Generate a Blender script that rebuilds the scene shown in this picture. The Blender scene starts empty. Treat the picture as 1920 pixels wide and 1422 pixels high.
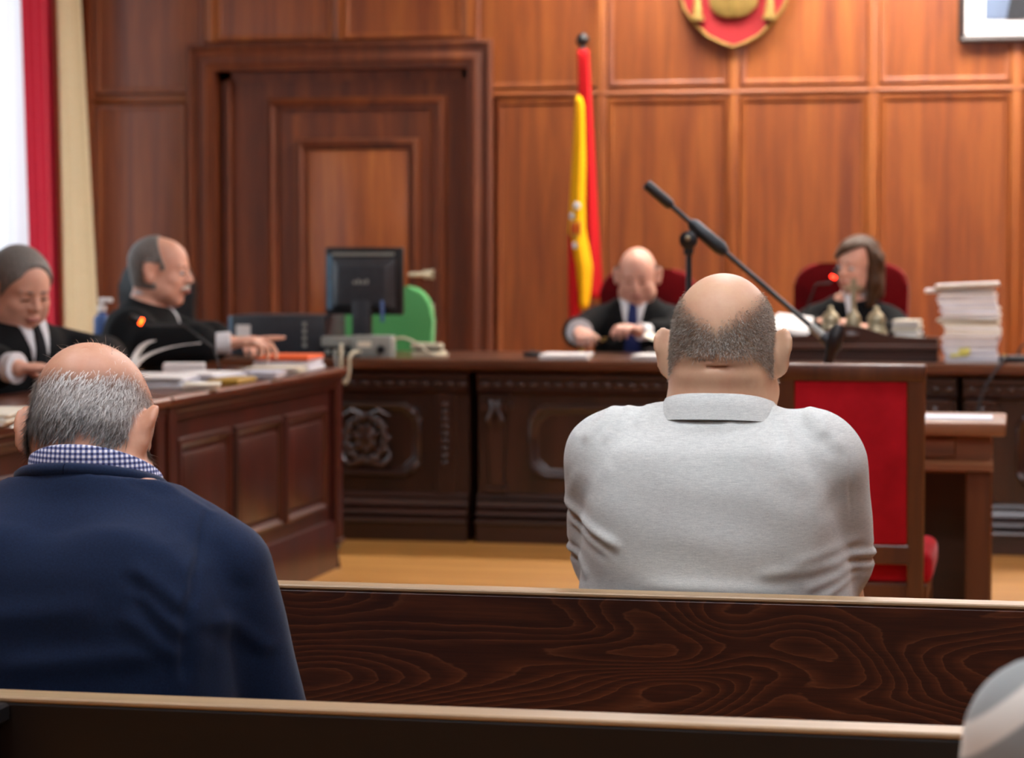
import bpy, bmesh, math, random
import numpy as np
from mathutils import Vector, Matrix, Euler

random.seed(7); np.random.seed(7)
S = bpy.context.scene
COL = S.collection
PI = math.pi

# ------------------------------------------------------------------ camera, world, exposure
cam = bpy.data.cameras.new('camera'); camo = bpy.data.objects.new('camera', cam); COL.objects.link(camo)
camo.location = (0, 0, 1.22)
camo.rotation_euler = (math.radians(90 - 2.937), 0, math.radians(11.7285))
cam.sensor_width = 36.0; cam.lens = 86.25; cam.clip_start = 0.05
cam.dof.use_dof = True; cam.dof.focus_distance = 3.62; cam.dof.aperture_fstop = 6.2
S.camera = camo

world = bpy.data.worlds.new('daylight'); S.world = world; world.use_nodes = True
bg = world.node_tree.nodes['Background']
bg.inputs['Color'].default_value = (0.80, 0.90, 1.0, 1); bg.inputs['Strength'].default_value = 2.0

S.view_settings.view_transform = 'Standard'; S.view_settings.look = 'None'
S.view_settings.gamma = 1.0; S.view_settings.use_curve_mapping = False
S.view_settings.exposure = 0.5
LAMP, WASH = 19.0, 50.0
LAMPS = [(-1.7, 11.92, 'near the flag'), (-.5, 11.92, 'above the shield'), (.7, 11.92, 'above the framed picture'), (1.9, 11.92, 'at the far end of the panelled wall'),
         (-.2, 8.6, 'over the open floor'), (1.7, 8.6, 'right of the bench'), (-.5, 5.9, 'over the witness chair'), (1.4, 5.9, 'right of the witness chair'),
         (-.9, 7.4, 'added to light the lawyers, in front of the left tables'), (-2.1, 3.2, 'over the bowed man'), (-.6, 3.2, 'over the man in grey'), (.9, 3.2, 'over the bench end'),  # the one before the left tables is added to brighten the lawyers' faces
         (-1.3, .7, 'added to brighten the near backs, behind the near bench'), (.8, .7, 'added to brighten the striped jumper from behind')]  # both lamps are added to brighten the near figures from behind

# ------------------------------------------------------------------ materials
def lin(h):
    h = h.lstrip('#'); o = []
    for i in (0, 2, 4):
        v = int(h[i:i+2], 16) / 255
        o.append(v / 12.92 if v <= 0.04045 else ((v + 0.055) / 1.055) ** 2.4)
    return (*o, 1.0)

class NT:
    def __init__(s, name):
        s.m = bpy.data.materials.new(name); s.m.use_nodes = True
        s.t = s.m.node_tree; s.b = s.t.nodes['Principled BSDF']
    def n(s, typ, **kw):
        nd = s.t.nodes.new(typ)
        for k, v in kw.items():
            if hasattr(nd, k) and k not in nd.inputs.keys(): setattr(nd, k, v)
            else: nd.inputs[k].default_value = v
        return nd
    def l(s, a, b): s.t.links.new(a, b)
    def ramp(s, fac, stops):
        r = s.t.nodes.new('ShaderNodeValToRGB'); e = r.color_ramp.elements
        while len(e) < len(stops): e.new(0.5)
        for el, (p, c) in zip(e, stops): el.position = p; el.color = c if len(c) == 4 else (*c, 1)
        s.l(fac, r.inputs['Fac']); return r.outputs['Color']
    def coords(s, scale=(1, 1, 1), rnd=0.0):
        tc = s.n('ShaderNodeTexCoord'); mp = s.n('ShaderNodeMapping'); mp.inputs['Scale'].default_value = scale
        s.l(tc.outputs['Object'], mp.inputs['Vector'])
        if rnd:
            oi = s.n('ShaderNodeObjectInfo'); mu = s.n('ShaderNodeMath', operation='MULTIPLY'); mu.inputs[1].default_value = rnd
            s.l(oi.outputs['Random'], mu.inputs[0])
            cb = s.n('ShaderNodeCombineXYZ')
            for i in range(3): s.l(mu.outputs[0], cb.inputs[i])
            s.l(cb.outputs[0], mp.inputs['Location'])
        return mp.outputs['Vector']
    def noise(s, vec, scale, detail=3.0, rough=0.5, dist=0.0):
        nd = s.n('ShaderNodeTexNoise'); nd.inputs['Scale'].default_value = scale; nd.inputs['Detail'].default_value = detail
        nd.inputs['Roughness'].default_value = rough; nd.inputs['Distortion'].default_value = dist
        s.l(vec, nd.inputs['Vector']); return nd.outputs['Fac']
    def mathop(s, op, a, b):
        nd = s.n('ShaderNodeMath', operation=op)
        for i, v in enumerate((a, b)):
            if isinstance(v, (int, float)): nd.inputs[i].default_value = v
            else: s.l(v, nd.inputs[i])
        return nd.outputs[0]
    def mix(s, fac, a, b, mode='MIX'):
        nd = s.n('ShaderNodeMix', data_type='RGBA', blend_type=mode)
        for i, v in ((0, fac), (6, a), (7, b)):
            if isinstance(v, (int, float)): nd.inputs[i].default_value = v
            elif isinstance(v, tuple): nd.inputs[i].default_value = v
            else: s.l(v, nd.inputs[i])
        return nd.outputs[2]
    def bump(s, h, strength=0.2, dist=0.002):
        nd = s.n('ShaderNodeBump'); nd.inputs['Strength'].default_value = strength; nd.inputs['Distance'].default_value = dist
        s.l(h, nd.inputs['Height']); s.l(nd.outputs[0], s.b.inputs['Normal'])
    def set(s, **kw):
        for k, v in kw.items():
            s.b.inputs[{'rough': 'Roughness', 'metal': 'Metallic', 'spec': 'Specular IOR Level', 'coat': 'Coat Weight',
                        'coatr': 'Coat Roughness', 'sheen': 'Sheen Weight', 'sheenr': 'Sheen Roughness', 'sss': 'Subsurface Weight',
                        'trans': 'Transmission Weight', 'alpha': 'Alpha'}[k]].default_value = v
        return s

def flat(name, col, rough=0.6, var=0.06, vscale=30.0, **kw):
    """plain surface with a little procedural unevenness"""
    n = NT(name); c = lin(col)
    f = n.noise(n.coords(), vscale, 3)
    d = tuple(max(0, v * (1 - var * 2)) for v in c[:3]); e = tuple(min(1, v * (1 + var * 2)) for v in c[:3])
    n.l(n.ramp(f, [(0.3, d), (0.7, e)]), n.b.inputs['Base Color'])
    n.set(rough=rough, **kw); return n.m

def wood(name, dark, mid, light, axis='Z', rough=0.35, coat=0.3, coatr=0.2, fine=1.0, rnd=20.0, tone=0.25):
    n = NT(name)
    sc = {'Z': (9, 9, 0.55), 'X': (0.55, 9, 9), 'Y': (9, 0.55, 9)}[axis]
    v = n.coords(sc, rnd)
    big = n.noise(v, 1.3 * fine, 3, 0.55, 0.6)
    fi = n.noise(v, 9 * fine, 3, 0.6)
    f = n.mathop('ADD', n.mathop('MULTIPLY', big, 0.75), n.mathop('MULTIPLY', fi, 0.25))
    col = n.ramp(f, [(0.32, lin(dark)), (0.5, lin(mid)), (0.68, lin(light))])
    oi = n.n('ShaderNodeObjectInfo')
    hs = n.n('ShaderNodeHueSaturation'); n.l(col, hs.inputs['Color'])
    n.l(n.mathop('ADD', n.mathop('MULTIPLY', oi.outputs['Random'], tone), 1 - tone / 2), hs.inputs['Value'])
    n.l(hs.outputs['Color'], n.b.inputs['Base Color'])
    n.set(rough=rough, coat=coat, coatr=coatr); return n.m

def figured_wood(name, dark, mid, line, rough=0.4):
    """flat-sawn board: contour lines of a stretched smooth noise field give the cathedral figure"""
    n = NT(name)
    v = n.coords((1.0, 1.0, 3.4))
    f = n.noise(v, 1.9, 0.9, 0.35, 0.25)
    rip = n.noise(n.coords((6, 1, 26)), 3.0, 3, 0.6)
    k = n.mathop('ADD', n.mathop('MULTIPLY', f, 32.0), n.mathop('MULTIPLY', rip, 0.5))
    fr = n.mathop('FRACT', k, 0)
    col = n.ramp(fr, [(0.0, lin(line)), (0.10, lin(mid)), (0.55, lin(dark)), (0.93, lin(dark)), (1.0, lin(line))])
    st = n.noise(n.coords((2.0, 1, 70)), 4.0, 4, 0.65)
    streak = n.ramp(st, [(0.30, (0.55, 0.5, 0.5)), (0.62, (1.2, 1.15, 1.1))])
    blo = n.noise(n.coords((0.8, 1, 2.2)), 1.6, 2)
    tint = n.ramp(blo, [(0.3, (0.62, 0.6, 0.6)), (0.7, (1.35, 1.2, 1.1))])
    c2 = n.mix(1.0, n.mix(0.8, col, streak, 'MULTIPLY'), tint, 'MULTIPLY')
    n.l(c2, n.b.inputs['Base Color'])
    n.bump(st, 0.08, 0.001)
    n.set(rough=rough, coat=0.12, coatr=0.35); return n.m

def fabric(name, a, b, scale=(500, 500, 220), rough=0.9, sheen=0.25, bump=0.25):
    n = NT(name)
    f = n.noise(n.coords(scale), 1.0, 2, 0.7)
    n.l(n.ramp(f, [(0.3, lin(a)), (0.7, lin(b))]), n.b.inputs['Base Color'])
    n.bump(f, bump, 0.001); n.set(rough=rough, sheen=sheen, sheenr=0.4, spec=0.2); return n.m

def velvet(name, a, b):
    n = NT(name)
    f = n.noise(n.coords((1, 1, 1)), 7.0, 3, 0.6)
    n.l(n.ramp(f, [(0.3, lin(a)), (0.7, lin(b))]), n.b.inputs['Base Color'])
    n.set(rough=0.85, sheen=0.12, sheenr=0.35, spec=0.12); return n.m

def skin(name, base, red, scalp):
    n = NT(name)
    f = n.noise(n.coords(), 22, 4, 0.6)
    col = n.ramp(f, [(0.35, lin(base)), (0.75, lin(red))])
    at = n.n('ShaderNodeAttribute'); at.attribute_name = 'scalp'
    col = n.mix(at.outputs['Fac'], col, lin(scalp))
    n.l(col, n.b.inputs['Base Color'])
    n.bump(n.noise(n.coords(), 260, 2), 0.12, 0.0008)
    n.set(rough=0.48, sss=0.12, spec=0.4)
    n.b.inputs['Subsurface Radius'].default_value = (0.012, 0.005, 0.003)
    return n.m

def strands(name, rough=0.45):
    n = NT(name)
    at = n.n('ShaderNodeAttribute'); at.attribute_name = 'tone'
    n.l(at.outputs['Color'], n.b.inputs['Base Color'])
    n.set(rough=rough, spec=0.35); return n.m

def emit(name, col, strength):
    n = NT(name); n.b.inputs['Base Color'].default_value = lin(col)
    n.b.inputs['Emission Color'].default_value = lin(col); n.b.inputs['Emission Strength'].default_value = strength
    return n.m

def gingham(name):
    n = NT(name)
    tc = n.n('ShaderNodeUVMap'); sp = n.n('ShaderNodeSeparateXYZ'); n.l(tc.outputs[0], sp.inputs[0])
    def band(o):
        return n.mathop('GREATER_THAN', n.mathop('FRACT', n.mathop('MULTIPLY', o, 1 / 0.0068), 0), 0.5)
    a, b = band(sp.outputs[0]), band(sp.outputs[1])
    s = n.mathop('MULTIPLY', n.mathop('ADD', a, b), 0.5)
    n.l(n.ramp(s, [(0.0, lin('#e9e9f2')), (0.5, lin('#6d76a3')), (1.0, lin('#1b2350'))]), n.b.inputs['Base Color'])
    n.set(rough=0.85); return n.m

M = {}
M['panel'] = wood('mahogany_panel', '#682c08', '#824010', '#98531b', 'Z', 0.55, 0.3, 0.2, tone=0.14)
M['stile'] = wood('mahogany_stile', '#71340f', '#904c1a', '#ab672c', 'Z', 0.55, 0.3, 0.2, tone=0.12)
M['railw'] = wood('mahogany_rail', '#652f0d', '#844416', '#9d5a25', 'X', 0.55, 0.3, 0.2, tone=0.12)
M['door'] = wood('mahogany_door', '#4a1e05', '#652c09', '#7c3d10', 'Z', 0.6, 0.08, 0.25, tone=0.14)
M['doorh'] = wood('mahogany_door_horizontal', '#5f2f16', '#7c411f', '#965428', 'X', 0.40, 0.35, 0.25, tone=0.14)
M['court'] = wood('carved_dark_oak', '#1d0d07', '#2d150c', '#3c1f14', 'X', 0.34, 0.5, 0.25, tone=0.2)
M['courtz'] = wood('carved_dark_oak_upright', '#1d0d07', '#2d150c', '#3c1f14', 'Z', 0.34, 0.5, 0.25, tone=0.2)
M['courttop'] = wood('dark_oak_top', '#3a1d10', '#54301d', '#6b4029', 'X', 0.3, 0.5, 0.2, tone=0.1)
M['table'] = wood('red_mahogany', '#280703', '#380d05', '#46150a', 'Z', 0.36, 0.25, 0.28, tone=0.16)
M['tabletop'] = wood('red_mahogany_top', '#3d170b', '#5a2a16', '#704024', 'Y', 0.3, 0.5, 0.2, tone=0.1)
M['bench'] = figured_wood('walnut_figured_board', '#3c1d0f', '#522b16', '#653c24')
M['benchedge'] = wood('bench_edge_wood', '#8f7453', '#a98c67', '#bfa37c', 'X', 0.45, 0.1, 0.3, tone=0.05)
M['benchshade'] = wood('walnut_shade_darkened', '#090504', '#0e0705', '#150c08', 'X', 0.5, 0.05, 0.3, tone=0.0)  # same walnut as the other bench, its shade put into the colour
M['benchdark'] = wood('walnut_dark', '#1b0e08', '#281409', '#341c0f', 'X', 0.45, 0.15, 0.3, tone=0.1)
M['chairwood'] = wood('chair_walnut', '#3a1c0e', '#52290f', '#66381c', 'Z', 0.38, 0.35, 0.25, tone=0.12)
M['witness'] = wood('witness_table_wood', '#5b3820', '#77492a', '#8f5c38', 'X', 0.5, 0.1, 0.3, tone=0.12)
M['floor'] = wood('floor_oak', '#a5702f', '#bd8440', '#cf9852', 'X', 0.38, 0.25, 0.25, tone=0.0)
M['velvet'] = velvet('red_velvet', '#8f0c16', '#b01522')
M['velvetd'] = velvet('deep_red_velvet', '#560409', '#720a10')
M['plaster'] = flat('cream_plaster', '#d8cdb8', 0.8, 0.02, 6)
M['white'] = flat('white_paint', '#e6e2d8', 0.6, 0.02, 6)
M['redcur'] = fabric('red_curtain_cloth', '#b5203c', '#cf2f4c', (300, 300, 60), 0.85, 0.2, 0.1)
M['creamcur'] = fabric('cream_curtain_cloth', '#cfc3a0', '#e0d6b8', (300, 300, 60), 0.85, 0.1, 0.1)
M['paper'] = flat('white_paper', '#e8e6e2', 0.7, 0.02, 15)
M['paper2'] = flat('bluish_paper', '#d3d5de', 0.7, 0.03, 15)
M['paper3'] = flat('cream_paper', '#e2dcc8', 0.7, 0.03, 15)
M['orange'] = flat('orange_card', '#e8632c', 0.6, 0.03, 15)
M['yellow'] = flat('yellow_note', '#d8d26a', 0.6, 0.03, 15)
M['ochre'] = flat('ochre_card', '#a8832c', 0.6, 0.05, 15)
M['black'] = flat('black_plastic', '#15171a', 0.4, 0.1, 40)
M['blackm'] = flat('matt_black_metal', '#24292d', 0.42, 0.1, 40, metal=0.3)
M['darkgrey'] = flat('dark_grey_plastic', '#2b3036', 0.45, 0.08, 40)
M['bluegrey'] = flat('blue_grey_plastic', '#5f8199', 0.4, 0.08, 40)
M['grey'] = flat('light_grey_plastic', '#8f938c', 0.5, 0.06, 30)
M['ivory'] = flat('ivory_plastic', '#c9c3a8', 0.5, 0.05, 30)
M['green'] = fabric('green_chair_cloth', '#4f9a5a', '#66b06d', (200, 200, 200), 0.9, 0.3, 0.1)
M['brass'] = flat('brass', '#b59a52', 0.35, 0.1, 20, metal=0.8)
M['gold'] = flat('gilt', '#94783f', 0.45, 0.12, 18, metal=0.5)
M['silver'] = flat('old_silver', '#938a70', 0.38, 0.12, 25, metal=0.65)
M['red'] = flat('shield_red', '#930a15', 0.7, 0.05, 8)
M['flagred'] = fabric('flag_red', '#b80f16', '#c91a20', (200, 200, 200), 0.8, 0.0, 0.05)
M['flagyel'] = fabric('flag_yellow', '#e0a000', '#ecb30a', (200, 200, 200), 0.8, 0.0, 0.05)
M['robe'] = fabric('black_robe_cloth', '#08090a', '#111214', (150, 150, 150), 0.9, 0.0, 0.1)
M['suit'] = fabric('black_suit_cloth', '#101113', '#191a1d', (150, 150, 150), 0.9, 0.2, 0.1)
M['shirt'] = flat('white_shirt_cloth', '#d9dadb', 0.8, 0.03, 30)
M['lace'] = flat('white_lace', '#c6cccf', 0.85, 0.1, 120)
M['tie'] = fabric('navy_tie', '#1b2450', '#263166', (200, 200, 200), 0.6, 0.1, 0.1)
M['ledred'] = emit('red_light', '#ff2a18', 9.0)
M['ledorange'] = emit('orange_light', '#ff4a10', 9.0)
M['blueplastic'] = flat('blue_plastic', '#2d4f86', 0.4, 0.05, 20)
M['framewood'] = wood('picture_frame_wood', '#1a0a06', '#24100b', '#301812', 'X', 0.5, 0.0)
M['mat'] = flat('white_mat', '#eceef0', 0.8, 0.01, 10)
M['pictone'] = flat('blue_grey_print', '#5a6880', 0.5, 0.06, 6)
M['picdark'] = flat('dark_print', '#1d1f25', 0.5, 0.06, 6)
M['hairm'] = strands('hair_strands')
M['glassdark'] = flat('dark_screen', '#0c0e11', 0.15, 0.05, 10)

# ------------------------------------------------------------------ objects and mesh helpers
def tag(o, label=None, cat=None, group=None, kind=None):
    if label: o['label'] = label
    if cat: o['category'] = cat
    if group: o['group'] = group
    if kind: o['kind'] = kind
    return o

def empty(name, loc=(0, 0, 0), rz=0.0, label=None, cat=None, group=None, kind=None):
    o = bpy.data.objects.new(name, None); COL.objects.link(o)
    o.location = loc; o.rotation_euler = (0, 0, rz); o.empty_display_size = 0.1
    return tag(o, label, cat, group, kind)

def link(name, me, mat, parent=None, loc=None, rot=None):
    o = bpy.data.objects.new(name, me); COL.objects.link(o)
    if mat is not None and not me.materials: me.materials.append(M[mat] if isinstance(mat, str) else mat)
    o.parent = parent
    if loc is not None: o.location = loc
    if rot is not None: o.rotation_euler = rot
    return o

def copy_tree(o, parent=None):
    c = o.copy(); COL.objects.link(c); c.parent = parent
    for ch in list(o.children): copy_tree(ch, c)
    return c

class MB:
    """collects pieces of ONE part and links them as one mesh"""
    def __init__(s): s.bm = bmesh.new()
    def poly(s, verts, faces, bevel=0.0, seg=1):
        vs = [s.bm.verts.new(v) for v in verts]
        fs = []
        for f in faces:
            try: fs.append(s.bm.faces.new([vs[i] for i in f]))
            except ValueError: pass
        if bevel:
            es = list({e for f in fs for e in f.edges})
            bmesh.ops.bevel(s.bm, geom=es, offset=bevel, segments=seg, affect='EDGES', profile=0.5)
        return s
    def box(s, x0, x1, y0, y1, z0, z1, bevel=0.0, seg=1, R=None, c=None):
        v = [(x, y, z) for x in (x0, x1) for y in (y0, y1) for z in (z0, z1)]
        if R is not None:
            c = Vector(c); v = [tuple(R @ (Vector(p) - c) + c) for p in v]
        return s.poly(v, [(0, 1, 3, 2), (4, 6, 7, 5), (0, 4, 5, 1), (2, 3, 7, 6), (0, 2, 6, 4), (1, 5, 7, 3)], bevel, seg)
    def prism(s, pts, axis, a, b, bevel=0.0, seg=1):
        """polygon pts (2D) extruded along axis from a to b; axis X: (y,z), Y: (x,z), Z: (x,y)"""
        def P(p, t): return {'X': (t, p[0], p[1]), 'Y': (p[0], t, p[1]), 'Z': (p[0], p[1], t)}[axis]
        n = len(pts); v = [P(p, a) for p in pts] + [P(p, b) for p in pts]
        f = [tuple(range(n))[::-1], tuple(range(n, 2 * n))] + [(i, (i + 1) % n, n + (i + 1) % n, n + i) for i in range(n)]
        return s.poly(v, f, bevel, seg)
    def tube(s, pts, r, sides=10, caps=True):
        pts = [Vector(p) for p in pts]; n = len(pts)
        rs = r if isinstance(r, (list, tuple)) else [r] * n
        rings = []; up = None
        for i, p in enumerate(pts):
            t = (pts[min(i + 1, n - 1)] - pts[max(i - 1, 0)]).normalized()
            if up is None: up = t.orthogonal().normalized()
            up = (up - t * up.dot(t)).normalized(); q = t.cross(up)
            rings.append([s.bm.verts.new(p + (up * math.cos(k * 2 * PI / sides) + q * math.sin(k * 2 * PI / sides)) * rs[i]) for k in range(sides)])
        for a, b in zip(rings, rings[1:]):
            for k in range(sides): s.bm.faces.new((a[k], a[(k + 1) % sides], b[(k + 1) % sides], b[k]))
        if caps: s.bm.faces.new(rings[0][::-1]); s.bm.faces.new(rings[-1])
        return s
    def lathe(s, prof, c=(0, 0, 0), sides=20, axis='Z'):
        """prof: (r, h) pairs from bottom to top"""
        rings = []
        for r, h in prof:
            ring = []
            for k in range(sides):
                a = k * 2 * PI / sides; u, w = r * math.cos(a), r * math.sin(a)
                q = {'Z': (u, w, h), 'Y': (u, h, w), 'X': (h, u, w)}[axis]
                ring.append(s.bm.verts.new((c[0] + q[0], c[1] + q[1], c[2] + q[2])))
            rings.append(ring)
        for a, b in zip(rings, rings[1:]):
            for k in range(sides): s.bm.faces.new((a[k], a[(k + 1) % sides], b[(k + 1) % sides], b[k]))
        s.bm.faces.new(rings[0][::-1]); s.bm.faces.new(rings[-1]); return s
    def ball(s, c, r, u=16, v=10):
        m = Matrix.Translation(c) @ (Matrix.Diagonal((*r, 1)) if isinstance(r, (tuple, list)) else Matrix.Diagonal((r, r, r, 1)))
        bmesh.ops.create_uvsphere(s.bm, u_segments=u, v_segments=v, radius=1.0, matrix=m); return s
    def frame(s, poly, prof, y, closed=True):
        """moulding of profile prof [(inset, proud)] run round polygon poly [(x,z)] on a wall facing -Y at depth y"""
        n = len(poly); P = [Vector(p) for p in poly]
        area = sum(P[i].x * P[(i + 1) % n].y - P[(i + 1) % n].x * P[i].y for i in range(n)); sg = 1 if area > 0 else -1
        rows = []
        for i in range(n):
            d0 = (P[i] - P[i - 1]).normalized() if (closed or i > 0) else None
            d1 = (P[(i + 1) % n] - P[i]).normalized() if (closed or i < n - 1) else None
            if d0 is None: d0 = d1
            if d1 is None: d1 = d0
            n0 = Vector((-d0.y, d0.x)) * sg; n1 = Vector((-d1.y, d1.x)) * sg
            mt = (n0 + n1); mt = mt / max(mt.dot(n0), 1e-3)
            rows.append([s.bm.verts.new((P[i].x + mt.x * a, y - b, P[i].y + mt.y * a)) for a, b in prof])
        for i in range(n if closed else n - 1):
            a, b = rows[i], rows[(i + 1) % n]
            for k in range(len(prof) - 1): s.bm.faces.new((a[k], b[k], b[k + 1], a[k + 1]))
        if not closed:
            for r in (rows[0], rows[-1]):
                if len(r) > 2: s.bm.faces.new(r)
        return s
    def grid(s, fn, nu, nv):
        vs = [[s.bm.verts.new(fn(i / nu, j / nv)) for j in range(nv + 1)] for i in range(nu + 1)]
        for i in range(nu):
            for j in range(nv): s.bm.faces.new((vs[i][j], vs[i + 1][j], vs[i + 1][j + 1], vs[i][j + 1]))
        return s
    def solidify(s, t):
        bmesh.ops.recalc_face_normals(s.bm, faces=s.bm.faces)
        bmesh.ops.solidify(s.bm, geom=list(s.bm.faces), thickness=t); return s
    def build(s, name, mat, parent=None, smooth=35, loc=None, rot=None):
        bmesh.ops.recalc_face_normals(s.bm, faces=s.bm.faces)
        me = bpy.data.meshes.new(name); s.bm.to_mesh(me); s.bm.free()
        if smooth:
            me.polygons.foreach_set('use_smooth', [True] * len(me.polygons))
            me.set_sharp_from_angle(angle=math.radians(smooth))
        return link(name, me, mat, parent, loc, rot)

def rect(x0, x1, z0, z1): return [(x0, z0), (x1, z0), (x1, z1), (x0, z1)]
def octagon(x0, x1, z0, z1, c): return [(x0 + c, z0), (x1 - c, z0), (x1, z0 + c), (x1, z1 - c), (x1 - c, z1), (x0 + c, z1), (x0, z1 - c), (x0, z0 + c)]

# ------------------------------------------------------------------ blended volumes (bodies, clothes, heads)
class SDF:
    def __init__(s, lo, hi, h):
        s.lo = np.array(lo, np.float32); s.h = h
        s.n = np.ceil((np.array(hi) - np.array(lo)) / h).astype(int) + 1
        s.F = np.full(s.n, 0.5, np.float32)
    def copy(s):
        o = SDF.__new__(SDF); o.lo, o.h, o.n, o.F = s.lo, s.h, s.n, s.F.copy(); return o
    def block(s, lo, hi):
        i0 = np.clip(np.floor((np.array(lo) - s.lo) / s.h).astype(int), 0, s.n); i1 = np.clip(np.ceil((np.array(hi) - s.lo) / s.h).astype(int) + 1, 0, s.n)
        sl = tuple(slice(a, b) for a, b in zip(i0, i1))
        ax = [s.lo[k] + s.h * np.arange(i0[k], i1[k], dtype=np.float32) for k in range(3)]
        return sl, ax[0][:, None, None], ax[1][None, :, None], ax[2][None, None, :]
    def comb(s, sl, d, k, op):
        a = s.F[sl]
        if op == 'u':
            h = np.maximum(k - np.abs(a - d), 0) / k; s.F[sl] = np.minimum(a, d) - h * h * k * 0.25
        else:
            d = -d; h = np.maximum(k - np.abs(a - d), 0) / k; s.F[sl] = np.maximum(a, d) + h * h * k * 0.25
    def ell(s, c, r, R=None, k=0.012, op='u'):
        c = np.array(c); r = np.array(r); m = max(r) + k + 3 * s.h
        sl, X, Y, Z = s.block(c - m, c + m)
        if 0 in s.F[sl].shape: return s
        X, Y, Z = X - c[0], Y - c[1], Z - c[2]
        if R is not None:
            R = np.array(R); X, Y, Z = (R[0, i] * X + R[1, i] * Y + R[2, i] * Z for i in range(3))
        k0 = np.sqrt((X / r[0]) ** 2 + (Y / r[1]) ** 2 + (Z / r[2]) ** 2)
        k1 = np.sqrt((X / r[0] ** 2) ** 2 + (Y / r[1] ** 2) ** 2 + (Z / r[2] ** 2) ** 2) + 1e-6
        s.comb(sl, k0 * (k0 - 1) / k1, k, op); return s
    def cone(s, a, b, ra, rb, k=0.012, op='u'):
        a = np.array(a, float); b = np.array(b, float); m = max(ra, rb) + k + 3 * s.h
        sl, X, Y, Z = s.block(np.minimum(a, b) - m, np.maximum(a, b) + m)
        if 0 in s.F[sl].shape: return s
        ab = b - a; L = ab @ ab + 1e-9
        t = np.clip(((X - a[0]) * ab[0] + (Y - a[1]) * ab[1] + (Z - a[2]) * ab[2]) / L, 0, 1)
        d = np.sqrt((X - a[0] - t * ab[0]) ** 2 + (Y - a[1] - t * ab[1]) ** 2 + (Z - a[2] - t * ab[2]) ** 2) - (ra + t * (rb - ra))
        s.comb(sl, d, k, op); return s
    def loft(s, rows, k=0.02, p=2.3, op='u'):
        """rows: (z, half width, half depth, cx, cy)"""
        rows = np.array([tuple(r) + (0,) * (5 - len(r)) for r in rows], float); z = rows[:, 0]
        sl, X, Y, Z = s.block((s.lo[0], s.lo[1], z[0] - 0.05), (9, 9, z[-1] + 0.05))
        a, b, cx, cy = (np.interp(Z, z, rows[:, i]) for i in (1, 2, 3, 4))
        def sm(v):  # soften the table's corners
            w = v.copy()
            for _ in range(3): w[..., 1:-1] = (w[..., :-2] + 2 * w[..., 1:-1] + w[..., 2:]) / 4
            return w
        a, b, cx, cy = sm(a), sm(b), sm(cx), sm(cy)
        q = (np.abs((X - cx) / a) ** p + np.abs((Y - cy) / b) ** p) ** (1 / p)
        d = (q - 1) * np.minimum(a, b)
        d = np.maximum(np.maximum(d, z[0] - Z), Z - z[-1])
        s.comb(sl, d.astype(np.float32), k, op); return s
    def grow(s, t): s.F -= t; return s
    def keep(s, fn):
        sl, X, Y, Z = s.block(s.lo, s.lo + s.h * s.n)
        s.F = np.maximum(s.F, fn(X, Y, Z).astype(np.float32)); return s
    def nets(s):
        F = np.pad(s.F, 1, constant_values=0.5); lo = s.lo - s.h; h = s.h
        sg = F < 0; nx, ny, nz = F.shape
        def cr(dx, dy, dz): return (slice(dx, nx - 1 + dx), slice(dy, ny - 1 + dy), slice(dz, nz - 1 + dz))
        cnt = np.zeros((nx - 1, ny - 1, nz - 1), np.int8)
        for c in ((x, y, z) for x in (0, 1) for y in (0, 1) for z in (0, 1)): cnt += sg[cr(*c)]
        act = (cnt > 0) & (cnt < 8); ijk = np.argwhere(act); N = len(ijk)
        idx = -np.ones(act.shape, np.int64); idx[act] = np.arange(N)
        acc = np.zeros((N, 3)); num = np.zeros(N)
        for ax in range(3):
            o1, o2 = [d for d in range(3) if d != ax]
            for u in (0, 1):
                for v in (0, 1):
                    p = ijk.copy(); p[:, o1] += u; p[:, o2] += v
                    q = p.copy(); q[:, ax] += 1
                    fa = F[p[:, 0], p[:, 1], p[:, 2]]; fb = F[q[:, 0], q[:, 1], q[:, 2]]
                    m = (fa < 0) != (fb < 0); t = np.where(m, fa / np.where(m, fa - fb, 1), 0)
                    pt = p.astype(float); pt[:, ax] += t
                    acc[m] += pt[m]; num[m] += 1
        V = lo + h * (acc / num[:, None])
        Q = []
        for ax in range(3):
            o1, o2 = [(1, 2), (2, 0), (0, 1)][ax]
            a = [slice(1, d - 1) for d in F.shape]; b = list(a); a[ax] = slice(1, F.shape[ax] - 2); b[ax] = slice(2, F.shape[ax] - 1)
            e = sg[tuple(a)] != sg[tuple(b)]; w = np.argwhere(e) + 1
            ins = sg[w[:, 0], w[:, 1], w[:, 2]]
            def cell(u, v):
                p = w.copy(); p[:, o1] -= u; p[:, o2] -= v
                return idx[p[:, 0], p[:, 1], p[:, 2]]
            quad = np.stack([cell(1, 1), cell(0, 1), cell(0, 0), cell(1, 0)], 1)
            quad[~ins] = quad[~ins][:, ::-1]; Q.append(quad)
        return V, np.concatenate(Q)
    def mesh(s, name, mat, parent=None, zoff=0.0, smooth=1, disp=None, attr=None):
        V, Q = s.nets()
        for _ in range(smooth): V = relax(V, Q)
        if disp is not None:
            Nn = vnormals(V, Q); V = V + Nn * disp(V, Nn)[:, None]
        me = bpy.data.meshes.new(name)
        me.vertices.add(len(V)); me.vertices.foreach_set('co', (V - np.array([0, 0, zoff])).astype(np.float32).ravel())
        me.loops.add(len(Q) * 4); me.loops.foreach_set('vertex_index', Q.ravel().astype(np.int32))
        me.polygons.add(len(Q)); me.polygons.foreach_set('loop_start', np.arange(0, len(Q) * 4, 4, dtype=np.int32))
        me.polygons.foreach_set('use_smooth', np.ones(len(Q), bool))
        me.update(calc_edges=True); me.validate()
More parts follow.
